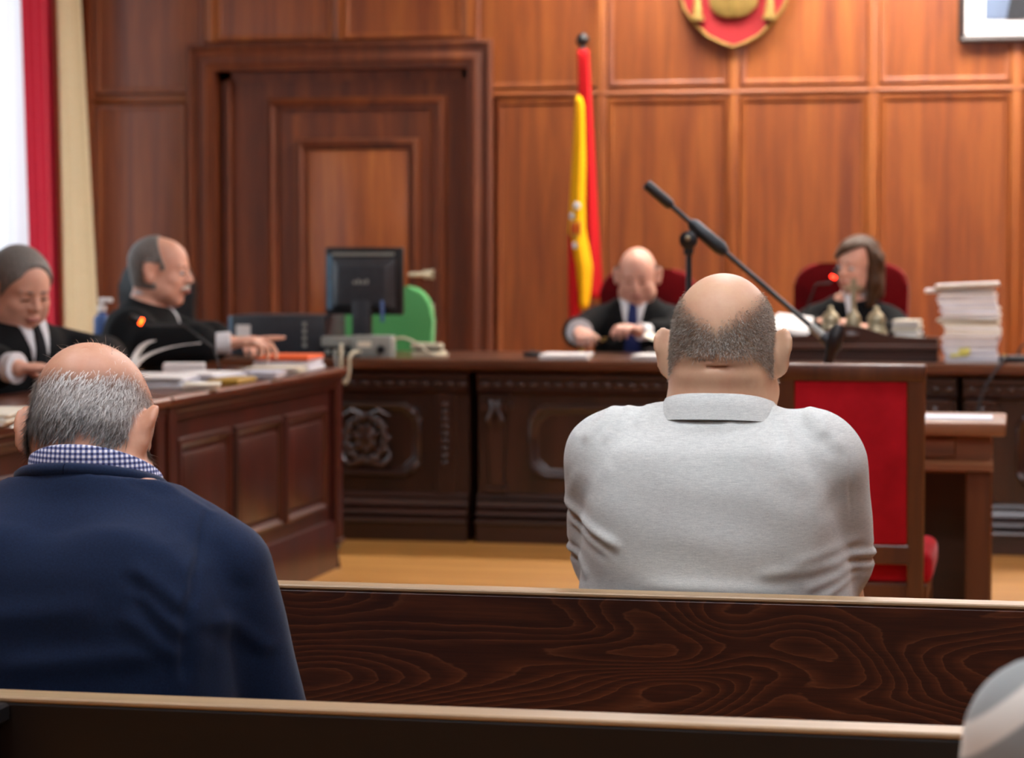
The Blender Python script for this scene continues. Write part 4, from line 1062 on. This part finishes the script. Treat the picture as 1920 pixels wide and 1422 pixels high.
def legs(T, hipz, out=.10, fwd=.42, r=.078, floor=0.0, y0=0.0):
    for s in (-1, 1):
        T.cone((s * .09, y0, hipz), (s * out, y0 + fwd, hipz + .01), r + .012, r * .82, .03)
        T.cone((s * out, y0 + fwd, hipz + .01), (s * out, y0 + fwd + .02, floor + .09), r * .80, r * .55, .03)
def shoes(root, out, y, floor, zoff):
    for s in (-1, 1):
        f = SDF((s * out - .07, y - .10, floor), (s * out + .07, y + .22, floor + .13), .008)
        f.ell((s * out, y + .03, floor + .045), (.043, .10, .045), None, .02).ell((s * out, y + .11, floor + .03), (.044, .075, .032), None, .02).cone((s * out, y, floor + .05), (s * out, y, floor + .11), .036, .04, .02)
        f.keep(lambda X, Y, Z: floor + .003 - Z + 0 * X + 0 * Y); f.mesh('shoe', 'black', root, zoff)

def collar(name, mat, root, c, rx, ry, z_top, z_bot, flare, tilt, zoff, th=.0035, a0=-150, a1=150, uv=False, drop=0.0, flarey=None):
    """turned-down collar: ring open at the throat; angle 0 is the nape (-Y)"""
    bm = bmesh.new(); N = 64; prof = [(-.004, 0, z_bot), (-.003, .5, None), (0, 1, z_top), (th, 1, z_top - .001), (flare * .5 + th, .5, None), (flare + th, 0, z_bot)]
    rows = []; pw = lambda v: math.copysign(abs(v) ** (.72 if flarey else 1.0), v)
    for i in range(N + 1):
        a = math.radians(a0 + (a1 - a0) * i / N); r = []
        for (o, f, zz) in prof:
            f0 = f; zt = z_top - tilt * (1 - math.cos(a)) ; zb = z_bot - tilt * .8 * (1 - math.cos(a)) - drop * (1 - math.cos(a)) ** 2
            z = zb + (zt - zb) * f0 - (.001 if (o == th) else 0)
            r.append(bm.verts.new((c[0] + (rx + o) * pw(math.sin(a)), c[1] - (ry + (o if o <= th or flarey is None else th + (o - th) * flarey / flare)) * pw(math.cos(a)), z - zoff)))
        rows.append(r)
    uvl = bm.loops.layers.uv.new('UVMap')
    P = len(prof)
    for i in range(N):
        for k in range(P - 1):
            f = bm.faces.new((rows[i][k], rows[i + 1][k], rows[i + 1][k + 1], rows[i][k + 1])); f.smooth = True
            for lp in f.loops:
                v = lp.vert; ii = i if v in rows[i] else i + 1
                lp[uvl].uv = (math.radians(a0 + (a1 - a0) * ii / N) * (rx + ry) / 2, v.co.z)
    bm.faces.new(rows[0]); bm.faces.new(rows[-1][::-1])
    bmesh.ops.recalc_face_normals(bm, faces=bm.faces)
    me = bpy.data.meshes.new(name); bm.to_mesh(me); bm.free()
    return link(name, me, mat, root)

# ---- the heavy man in the grey polo shirt, sitting with folded arms
root = empty('person', (-.497, 4.075, PF), label='heavy balding man in a light grey polo shirt seated with his back turned', cat='person')
LO, HI, H = (-.34, -.28, -.10), (.34, .60, 1.24), .005
T = SDF(LO, HI, H)
T.loft([(.325, .21, .17, 0, .02), (.40, .225, .205, 0, .02), (.55, .224, .212, 0, .015), (.66, .220, .206, 0, .005), (.76, .214, .190, 0, -.004), (.84, .206, .165, 0, -.012), (.90, .186, .135, 0, -.018),
        (.93, .152, .102, 0, -.014), (.952, .108, .088, 0, -.006), (.975, .076, .076, 0, 0)], .02, 2.35)
for s in (-1, 1):
    T.cone((0, -.03, .915), (s * .152, -.03, .902), .050, .052, .03)
    T.ell((s * .085, -.125, .80), (.085, .045, .10), None, .06)
    T.cone((s * .166, -.035, .872), (s * .184, .075, .70), .074, .064, .03)
B = T.copy().grow(-.008)
hd = Head((.010, .022, 1.058), rotm(6, 0, 0), 1.06, 1.0, 1.02)
hd.add(B, .012)
B.cone((.008, -.012, 1.05), (.004, -.010, .93), .079, .084, .03)
B.ell((.010, -.056, 1.018), (.066, .036, .018), None, .012)
B.ell((.010, -.062, 1.050), (.062, .034, .016), None, .010)
B.ell((.018, -.102, 1.0335), (.038, .022, .0026), None, .004, 's')
B.ell((-.012, -.098, 1.046), (.026, .012, .0016), None, .004, 's')
for s in (-1, 1):
    B.cone((s * .184, .075, .70), (s * .185, .15, .625), .054, .048, .02)
    B.cone((s * .185, .15, .625), (-s * .04, .275, .665 + .02 * s), .048, .034, .02)
    hand(B, (-s * .04, .275, .665 + .02 * s), (-s, .02, .05), (0, 1, .1), -s, (20, 20, 22, 25), 1.05)
def hmaskA(q):
    az = np.abs(np.arctan2(q[:, 0], -q[:, 1] - .0)); el = q[:, 2]
    top = .020 + .062 * np.minimum(az / 1.05, 1) ** .8
    lowz = -.014 - .026 * sstep(.5, 1.2, az)
    m = sstep(top + .016, top - .026, el) * sstep(lowz - .014, lowz + .008, el) * sstep(2.15, 1.75, az)
    ear = ((np.abs(q[:, 0]) > .080) & (np.abs(q[:, 2] + .006) < .042) & (np.abs(q[:, 1] + .012) < .026))
    return np.where(ear, 0, m)
def nearhead(h, fn):
    return lambda V: np.where(np.linalg.norm(V - h.c, axis=1) < .17 * h.sc, fn(h.L(V)), 0)
bo_, (V, Q) = B.mesh('body', 'skin_a', root, PF, 1, attr=nearhead(hd, lambda q: .62 * hmaskA(q) + .0))
def tonesA(q, rng):
    n_ = len(q); b = rng.random(n_); az = np.abs(np.arctan2(q[:, 0], -q[:, 1]))
    dark = np.array([.10, .08, .06]); lt = np.array([.78, .71, .60])
    mixv = np.clip(.16 + .40 * sstep(.3, 1.3, az) + .85 * (b - .40), 0, 1)[:, None]
    return dark * (1 - mixv) + lt * mixv
hair_strands('cropped_hair', V, Q, hd, hmaskA, lambda q: .0075 + 0 * q[:, 0], .45, tonesA, .00034, 16000, root, PF, 3, .4)
C_ = T.copy(); legsT = SDF(LO, HI, .008)
cut = lambda X, Y, Z: Z - (.953 - .20 * (Y + .05)) + 0 * X
C_ = SDF(LO, HI, H); C_.F = T.F.copy(); C_.grow(.007)
for s in (-1, 1): C_.cone((s * .167, -.035, .872), (s * .183, .060, .722), .0815, .0745, .02)
C_.keep(lambda X, Y, Z: Z - .970 + 0 * X + 0 * Y).keep(lambda X, Y, Z: .40 - Z + 0 * X + 0 * Y)
px = lambda x: (x - 1350) / 1118.
zp = lambda y: 1.22 - (y - 475) / 4600 * 4.02
fold = []
for (a, b, c, d_, w, h) in [(1062, 948, 1200, 1018, 9, .0075), (1075, 985, 1180, 1030, 8, .004), (1085, 1040, 1130, 1085, 10, .003), (1510, 1040, 1625, 1010, 9, .0022), (1450, 1062, 1622, 1042, 11, .0030), (1530, 1092, 1615, 1062, 9, .0028), (1560, 1110, 1612, 1080, 7, .0025),
        (1170, 765, 1120, 830, 12, .005), (1195, 762, 1160, 830, 9, .004), (1230, 765, 1215, 800, 9, .004), (1300, 800, 1400, 795, 8, .003), (1380, 795, 1450, 780, 8, .0025), (1480, 775, 1500, 830, 9, .005), (1520, 765, 1560, 815, 11, .006), (1545, 775, 1590, 840, 9, .004),
        (1110, 880, 1085, 935, 10, .0015), (1600, 900, 1560, 960, 14, -.0015), (1120, 900, 1180, 870, 20, .002), (1480, 870, 1560, 900, 20, .002), (1605, 840, 1606, 960, 3, -.002), (1250, 1085, 1500, 1090, 14, .003)]:
    fold.append((px(a), zp(b), px(c), zp(d_), w / 1118., h))
fA = folds(fold)
def dispA(V, N):
    d = fA(V, N)
    d += .0012 * np.sin(V[:, 0] * 31 + V[:, 2] * 47) * np.sin(V[:, 2] * 23 - V[:, 0] * 11)
    for s in (-1, 1):   # sleeve hem ripples
        near = np.exp(-((V[:, 2] - .715) / .016) ** 2) * sstep(.205, .235, s * V[:, 0])
        d += near * .004 * np.sin(V[:, 2] * 260 + V[:, 0] * 60)
    return d
po_, _ = C_.mesh('polo_shirt', 'polo', root, PF, 2, dispA)
collar('collar', 'polo', po_, (.006, .004), .086, .101, .992, .950, .018, .018, PF, .004, -158, 158, flarey=.017)
Tr = SDF((-.26, -.25, -.10), (.26, .62, .52), .008); Tr.loft([(.314, .205, .165, 0, .02), (.36, .232, .20, 0, .02), (.44, .236, .205, 0, .02)], .02); legs(Tr, .414, .13, .40, .085, PF); Tr.mesh('trousers', 'trouser', root, PF, 1)
shoes(root, .13, .42, PF, PF)

# ---- the man in the navy jumper, head bowed
root = empty('person', (-1.200, 3.055, PF), label='grey-haired man in a navy jumper with gingham collar bowing his head', cat='person')
LO, HI = (-.36, -.26, -.10), (.36, .60, 1.18)
T = SDF(LO, HI, H)
T.loft([(.325, .185, .15, 0, .0), (.40, .20, .155, 0, -.03), (.55, .205, .150, 0, -.055), (.66, .212, .142, 0, -.062), (.76, .208, .128, 0, -.056), (.82, .186, .115, 0, -.042), (.87, .146, .100, 0, -.022), (.905, .104, .085, 0, .0), (.945, .072, .072, 0, .022)], .02, 2.3)
for s in (-1, 1):
    T.cone((0, -.01, .905), (s * .14, -.025, .845), .050, .050, .04)
    T.ell((s * .09, -.13, .76), (.085, .035, .10), None, .06)
    T.cone((s * .180, -.022, .802), (s * .228, .03, .575), .066, .055, .022)
    T.cone((s * .228, .03, .575), (s * .15, .26, .46), .053, .040, .02)
B = T.copy().grow(-.008)
hd = Head((-.030, .070, .978), rotm(36, -8, -2), .97, 1.0, 1.06)
hd.add(B, .006)
B.cone((-.020, .032, .965), (-.005, .012, .87), .056, .064, .03)
B.cone((-.016, .05, .98), (-.005, .03, .88), .054, .062, .03)
for s in (-1, 1):
    B.cone((s * .228, .03, .575), (s * .13, .30, .44), .045, .030, .02)
    hand(B, (s * .13, .30, .44), (-s * .7, .7, -.12), (0, .1, 1), -s, (18, 20, 22, 24), 1.0)
def hmaskB(q):
    az = np.abs(np.arctan2(q[:, 0], -q[:, 1])); el = q[:, 2]
    top = .024 + .034 * sstep(.2, 1.1, az)
    lowz = -.048 + .018 * sstep(.8, 1.5, az) - .008 * np.sin(az * 9)
    m = sstep(top + .022, top - .022, el) ** 1.3 * sstep(lowz - .012, lowz + .008, el) * sstep(2.2, 1.8, az)
    ear = ((np.abs(q[:, 0]) > .080) & (np.abs(q[:, 2] + .006) < .042) & (np.abs(q[:, 1] + .012) < .026))
    return np.where(ear, 0, m)
bo_, (V, Q) = B.mesh('body', 'skin_b', root, PF, 1, attr=nearhead(hd, lambda q: .85 * hmaskB(q)))
def tonesB(q, rng):
    b = rng.random(len(q)); dark = np.array([.07, .065, .06]); lt = np.array([.80, .78, .74])
    mv = np.clip(.05 + .85 * sstep(-.05, .030, q[:, 2]) + .75 * (b - .5), 0, 1)[:, None]
    return dark * (1 - mv) + lt * mv
hair_strands('grey_hair', V, Q, hd, hmaskB, lambda q: .014 + .010 * sstep(.06, .0, q[:, 2]), .94, tonesB, .00042, 15000, root, PF, 5, .2)
hair_strands('crown_wisps', V, Q, hd, lambda q: sstep(.06, .09, q[:, 2]) * sstep(.07, .03, q[:, 1]) * (np.linalg.norm(q, axis=1) < .16), lambda q: .018 + 0 * q[:, 0], .8, tonesB, .00022, 260, root, PF, 6, .3)
C_ = T.copy().grow(.007)
C_.keep(lambda X, Y, Z: Z - (.932 - .27 * (Y + .06)) + 0 * X).keep(lambda X, Y, Z: .34 - Z + 0 * X + 0 * Y)
px = lambda x: (x - 135) / 1500.
zp = lambda y: 1.22 - (y - 475) / 4600 * 2.98
fold = [(px(a), zp(b), px(c), zp(d_), w / 1500., h) for (a, b, c, d_, w, h) in [(310, 1075, 420, 1165, 14, .0032), (330, 1125, 415, 1215, 12, .003), (300, 1170, 405, 1255, 14, .0025), (395, 985, 420, 1150, 6, -.0035), (412, 1130, 408, 1290, 9, -.005), (360, 1030, 425, 1100, 14, .002),
        (60, 1275, 380, 1240, 22, .004), (300, 930, 415, 992, 3, -.0016), (220, 900, 330, 950, 8, .002), (430, 1040, 480, 1150, 16, -.003), (450, 1180, 520, 1270, 14, .003), (30, 1180, 250, 1160, 26, .003)]]
fB = folds(fold)
sw_, _ = C_.mesh('navy_jumper', 'navy', root, PF, 2, lambda V, N: fB(V, N) + .0010 * np.sin(V[:, 0] * 27 + V[:, 2] * 39) * np.sin(V[:, 2] * 19 - V[:, 0] * 13))
collar('shirt_collar', 'gingham', root, (-.006, .026), .086, .083, .972, .920, .006, .040, PF, .003, -150, 150)
m = MB(); ring = []
for i in range(49):
    a = i * 2 * PI / 48; yy = .020 - .090 * math.cos(a); ring.append((-.010 + .093 * math.sin(a), yy, .932 - .27 * (yy + .06) + .004 - PF))
m.tube(ring, .0105, 8, False); m.build('neck_band', 'navy', sw_, 180)
Tr = SDF((-.26, -.25, -.10), (.26, .62, .48), .008); Tr.loft([(.314, .18, .15, 0, .0), (.36, .195, .155, 0, -.01)], .02); legs(Tr, .404, .12, .42, .072, PF); Tr.mesh('trousers', 'trouser', root, PF, 1)
shoes(root, .12, .44, PF, PF)

# ---- shoulder of the person at the frame's lower edge, in a striped jumper
root = empty('person', (.205, 1.97, PF), label='person in a grey jumper with white bands, shoulder at the lower corner', cat='person')
LO, HI = (-.30, -.22, -.08), (.30, .55, 1.27); T = SDF(LO, HI, .008)
T.loft([(.29, .17, .14), (.5, .175, .135), (.7, .19, .13), (.80, .18, .11), (.86, .13, .09), (.91, .07, .065)], .02)
for s in (-1, 1):
    T.cone((0, -.01, .885), (s * .13, 0, .845), .045, .05, .04); T.cone((s * .178, 0, .832), (s * .215, .02, .58), .062, .052, .02); T.cone((s * .215, .02, .58), (s * .12, .24, .47), .05, .036, .02)
B = T.copy().grow(-.008); hd = Head((0, .03, 1.05), rotm(5, 0, 0), .95); hd.add(B); B.cone((0, 0, 1.03), (0, 0, .86), .05, .055, .03)
for s in (-1, 1): hand(B, (s * .12, .24, .47), (-s * .7, .7, -.1), (0, 0, 1), -s, (18, 20, 22, 24), .9)
B.mesh('body', 'skin_e', root, PF, 1)
T.copy().grow(.008).keep(lambda X, Y, Z: Z - .90 + 0 * X + 0 * Y).keep(lambda X, Y, Z: .34 - Z + 0 * X + 0 * Y).mesh('striped_jumper', 'striped', root, PF, 1)
hc = SDF(hd.c - .16, hd.c + .16, .006); hd.add(hc, 0, False); hc.grow(.012)
hc.keep(lambda X, Y, Z: np.maximum((Y - hd.c[1]) - .03, (hd.c[2] - .07) - Z) + 0 * X); hc.mesh('hair', 'brownhair', root, PF, 1)
Tr = SDF((-.24, -.22, -.10), (.24, .60, .46), .008); Tr.loft([(.285, .165, .14), (.36, .175, .14)], .02); legs(Tr, .37, .11, .42, .068, PF); Tr.mesh('trousers', 'trouser', root, PF, 1)
shoes(root, .11, .44, PF, PF)

# ---- the four people at the bench and the tables
def seated(loc, rz, label, head, sz, sw, arms, skinm, cloth, dep=.115, lean=.0, tie=None, vz=None, vs=.42, cuffs=None, garment='robe', hands=None, h=.006, jowl=0.0, neckr=.054, cuffw=.05, ar=.068, slv=.86):
    root = empty('person', loc, rz, label=label, cat='person')
    z0 = .44; T = SDF((-.50, -.28, 0), (.50, .78, 1.42), h)
    cy = lambda z: lean * (z - z0) / (sz - z0)
    T.loft([(.40, sw * .92, dep + .03, 0, 0), (.55, sw * .90, dep + .02, 0, cy(.55)), (.72, sw * .98, dep + .01, 0, cy(.72)), (sz - .05, sw * .95, dep * .92, 0, cy(sz)), (sz + .0, sw * .72, dep * .80, 0, cy(sz)), (sz + .035, sw * .45, .075, 0, cy(sz) + .01), (sz + .07, .068, .062, 0, cy(sz) + .02)], .02)
    for s in (-1, 1): T.cone((0, cy(sz), sz + .02), (s * sw * .75, cy(sz), sz - .04), .045, .05, .04)
    for s, (el, wr) in zip((-1, 1), arms):
        sh_ = np.array((s * sw * .93, cy(sz), sz - .07)); el = np.array(el, float); wr = np.array(wr, float)
        T.cone(sh_, el, ar, ar * .84, .03); T.cone(el, el + (wr - el) * slv, ar * .84, cuffw, .025)
    body = T.copy().grow(-.010)
    hd = Head(*head); hd.add(body, jowl)
    body.cone(hd.P((0, -.025, -.03)), (0, cy(sz), sz), neckr, neckr + .006, .03)
    for i, (s, (el, wr)) in enumerate(zip((-1, 1), arms)):
        el = np.array(el, float); wr = np.array(wr, float); body.cone(el, wr, .036, .027, .01)
        hp = (hands or [{}, {}])[i]; fw = hp.get('fwd', nrm(wr - el)); hand(body, wr, fw, hp.get('up', (0, 0, 1)), hp.get('side', -s), hp.get('curl', (25, 28, 30, 32)), hp.get('sc', 1.0), hp.get('thumb', .5))
    _, data = body.mesh('body', skinm, root, 0, 1)
    g = T.copy(); legs(g, .46, .12, .34, .075, 0.0); g.grow(.006); g.keep(lambda X, Y, Z: Z - (sz + .052 - .3 * (Y - cy(sz))) + 0 * X); g.mesh(garment, cloth, root, 0, 1)
    shoes(root, .12, .35, 0, 0)
    if vz is not None:
        v = T.copy().grow(.010).keep(lambda X, Y, Z: np.maximum(np.maximum(np.abs(X) - (Z - vz) * vs, np.maximum(.0 - (Y - cy(sz)), (Y - cy(sz)) - dep - .02)), Z - (sz + .085))); v.mesh('shirt_front', 'shirt', root, 0, 1)
        c = SDF((-.12, -.12, sz - .02), (.12, .18, sz + .16), .004); c.cone((0, cy(sz) + .005, sz), hd.P((0, -.02, -.03)), neckr + .016, neckr + .010, .01)
        c.keep(lambda X, Y, Z: np.maximum(Z - (sz + .095 - .35 * (Y - cy(sz))), (sz + .045 - .35 * (Y - cy(sz))) - Z) + 0 * X); c.mesh('shirt_collar', 'shirt', root, 0, 1)
    if tie:
        v = T.copy().grow(.018).keep(lambda X, Y, Z: np.maximum(np.maximum(np.abs(X) - np.clip(.018 + (sz + .03 - Z) * .09, .014, .042), np.maximum(.0 - (Y - cy(sz)), (Y - cy(sz)) - dep - .03)), np.maximum(Z - (sz + .045), .72 - Z))); v.mesh('tie', tie, root, 0, 1)
    for i, (s, (el, wr)) in enumerate(zip((-1, 1), arms)):
        if cuffs and cuffs[i]:
            el = np.array(el, float); wr = np.array(wr, float); u = nrm(wr - el)
            MB().tube([tuple(wr - u * cuffs[i][0]), tuple(wr - u * cuffs[i][0] * .5), tuple(wr - u * .006), tuple(wr - u * .004)], [cuffs[i][1], cuffs[i][1], cuffs[i][2], cuffs[i][2] * .8], 18).build('cuff', cuffs[i][3], root)
    return root, hd, data
def cap(hd, root, mat, grow, region, name='hair', h=.004, ex=None):
    c = SDF(hd.c - .17 * hd.sc, hd.c + .17 * hd.sc, h); hd.add(c, 0, False); c.grow(grow)
    if ex: ex(c)
    def fn(X, Y, Z):
        d = [X - hd.c[0], Y - hd.c[1], Z - hd.c[2]]
        q = [(hd.R[0, i] * d[0] + hd.R[1, i] * d[1] + hd.R[2, i] * d[2]) / hd.sc for i in range(3)]
        return region(*q)
    c.keep(fn); c.mesh(name, mat, root, 0, 1)
def brows(hd, root, mat):
    c = SDF(hd.c - .16, hd.c + .16, .004)
    for s in (-1, 1): hd.k(c, (s * .016, .094, .021), (s * .047, .082, .023), .0055, .004)
    c.mesh('eyebrows', mat, root, 0, 1)
def lips_lashes(hd, root):
    c = SDF(hd.c - .16, hd.c + .16, .003); hd.k(c, (-.019, .0985, -.0625), (.019, .0985, -.0625), .0040, .0040); hd.k(c, (-.012, .101, -.066), (.012, .101, -.066), .0045, .0045)
    c.mesh('lips', 'lip', root, 0, 1)
    for s in (-1, 1):
        c = SDF(hd.c - .16, hd.c + .16, .003); hd.k(c, (s * .020, .0915, -.004), (s * .043, .0875, -.004), .0034, .0028); c.mesh('eyelashes', 'brownhair', root, 0, 1)
def eyes(hd, root):
    for s in (-1, 1):
        m = MB(); p = hd.P((s * .031, .0795, -.001)); m.ball(tuple(p), .0125 * hd.sc, 12, 8); m.build('eye', 'lace', root)
        m = MB(); p = hd.P((s * .031, .0868, -.003)); m.ball(tuple(p), .0062 * hd.sc, 10, 6); m.build('iris', 'glassdark', root)

# the bald judge (faces the camera; his right hand is towards the flag)
rt, hd, _ = seated((-1.735, 11.22, 0), PI, 'bald judge in black robe and navy tie sitting in front of the flag', ((-.012, .10, 1.115), rotm(16, 4, 0), 1.06, 1.0, 1.0), .965, .195,
    [((-.235, .24, .86), (-.070, .42, .872)), ((.235, .24, .86), (.195, .44, .868))], 'skin_c', 'robe', .12, .05, 'tie', .74, .24,
    [(.07, .036, .042, 'shirt'), (.10, .045, .060, 'lace')], hands=[{'fwd': (.45, .7, .25), 'up': (-.2, -.1, 1), 'curl': (40, 45, 48, 50)}, {'fwd': (-.35, .9, -.02), 'up': (.2, -.1, 1), 'curl': (30, 36, 40, 44)}], jowl=.008, ar=.075, slv=.6)
cap(hd, rt, 'silverhair', .003, lambda x, y, z: np.maximum(np.maximum(y - .012 - .3 * (z - .02), z - .050), np.maximum(-.045 - z, np.where((np.abs(x) > .072) & (np.abs(z + .006) < .036) & (np.abs(y + .012) < .034), 1, -1))))
brows(hd, rt, 'darkbrow'); lips_lashes(hd, rt)

# the woman judge, head turned towards her right
rt, hd, _ = seated((-.755, 11.22, 0), PI, 'woman judge with long brown hair in black robe speaking at the bench', ((-.032, .10, 1.165), rotm(6, -34, -6), 1.02, .96, .9), .975, .19,
    [((-.27, .20, .84), (-.12, .40, .89)), ((.27, .20, .84), (.06, .42, .91))], 'skin_e', 'robe', .115, .05, None, .90, .20,
    hands=[{'fwd': (.8, .4, .1), 'curl': (35, 38, 40, 44)}, {'fwd': (-.8, .4, .1), 'curl': (35, 38, 40, 44)}], neckr=.047)
def locks(c):
    pass
cap(hd, rt, 'brownhair', .017, lambda x, y, z: np.maximum(-.09 - z, np.minimum(y - .022 + .25 * np.maximum(.04 - z, 0), np.maximum(.064 - z - .55 * x, y - .10))) )
c = SDF((-.24, -.12, .92), (.20, .26, 1.32), .005)
for (a, b, ra, rb) in [((-.078, -.015, .05), (-.10, .0, -.07), .030, .034), ((-.10, .0, -.07), (-.10, .025, -.155), .034, .022), ((-.06, -.06, .03), (-.075, -.05, -.12), .04, .034), ((.07, -.04, .04), (.085, -.02, -.06), .024, .022), ((.085, -.02, -.06), (.075, -.01, -.12), .022, .014), ((0, -.085, .02), (0, -.08, -.12), .045, .04)]: hd.k(c, a, b, ra, rb, .02)
c.mesh('hair_locks', 'brownhair', rt, 0, 1)
brows(hd, rt, 'brownhair'); eyes(hd, rt); lips_lashes(hd, rt)


# the moustached lawyer in profile, pointing with his right hand
rt, hd, _ = seated((-3.36, 8.90, 0), math.radians(-82), 'grey-haired lawyer with white moustache in black robe pointing across the table', ((-.005, .135, 1.150), rotm(3, -4, 0), 1.10, 1.0, 1.05), .990, .225,
    [((-.25, .20, .875), (-.10, .38, .88)), ((.30, .16, .878), (.265, .46, .888))], 'skin_d', 'robe', .150, .07, None, .93, .22,
    [None, (.10, .040, .042, 'shirt')], hands=[{'curl': (30, 32, 34, 36)}, {'fwd': (.12, .98, .10), 'up': (.1, 0, 1), 'curl': (2, 38, 48, 52), 'sc': 1.12, 'thumb': .2}], jowl=.004, ar=.088, cuffw=.074, slv=.58)
cap(hd, rt, 'silverhair', .006, lambda x, y, z: np.maximum(np.maximum(y - np.where(z > .005, .036 - .42 * np.maximum(z - .02, 0), .010), -.062 - z), np.where((np.abs(x) > .072) & (np.abs(z + .006) < .036) & (np.abs(y + .012) < .03), 1, -1)))
brows(hd, rt, 'darkbrow'); eyes(hd, rt); lips_lashes(hd, rt)

c = SDF(hd.c - .16, hd.c + .16, .004)
for s in (-1, 1): hd.k(c, (0, .1, -.050), (s * .028, .088, -.058), .0085, .005, .006)
c.mesh('moustache', 'whitehair', rt, 0, 1)

# the lawyer at the frame's edge, looking down
rt, hd, _ = seated((-3.33, 7.66, 0), math.radians(-112), 'dark-robed lawyer with combed grey hair looking down at the frame edge', ((.02, .11, 1.105), rotm(20, -14, 2), 1.10, 1.03, 1.0), .955, .225,
    [((-.26, .22, .865), (-.03, .42, .86)), ((.33, .14, .865), (.32, .40, .86))], 'skin_d', 'robe', .125, .06, 'suit', .76, .30,
    [(.06, .042, .046, 'shirt'), (.10, .046, .050, 'shirt')], hands=[{'fwd': (.7, .6, 0), 'curl': (30, 32, 34, 36)}, {'fwd': (-.7, .6, 0), 'curl': (30, 32, 34, 36)}], jowl=.012, neckr=.058, ar=.08, cuffw=.066, slv=.62)
cap(hd, rt, 'greyhair', .009, lambda x, y, z: np.maximum(np.maximum(y - .060 * np.clip((z + .03) / .09, 0, 1) - .012, -.058 - z), np.where((np.abs(x) > .072) & (np.abs(z + .006) < .036) & (np.abs(y + .012) < .03), 1, -1)))
brows(hd, rt, 'greyhair'); lips_lashes(hd, rt)
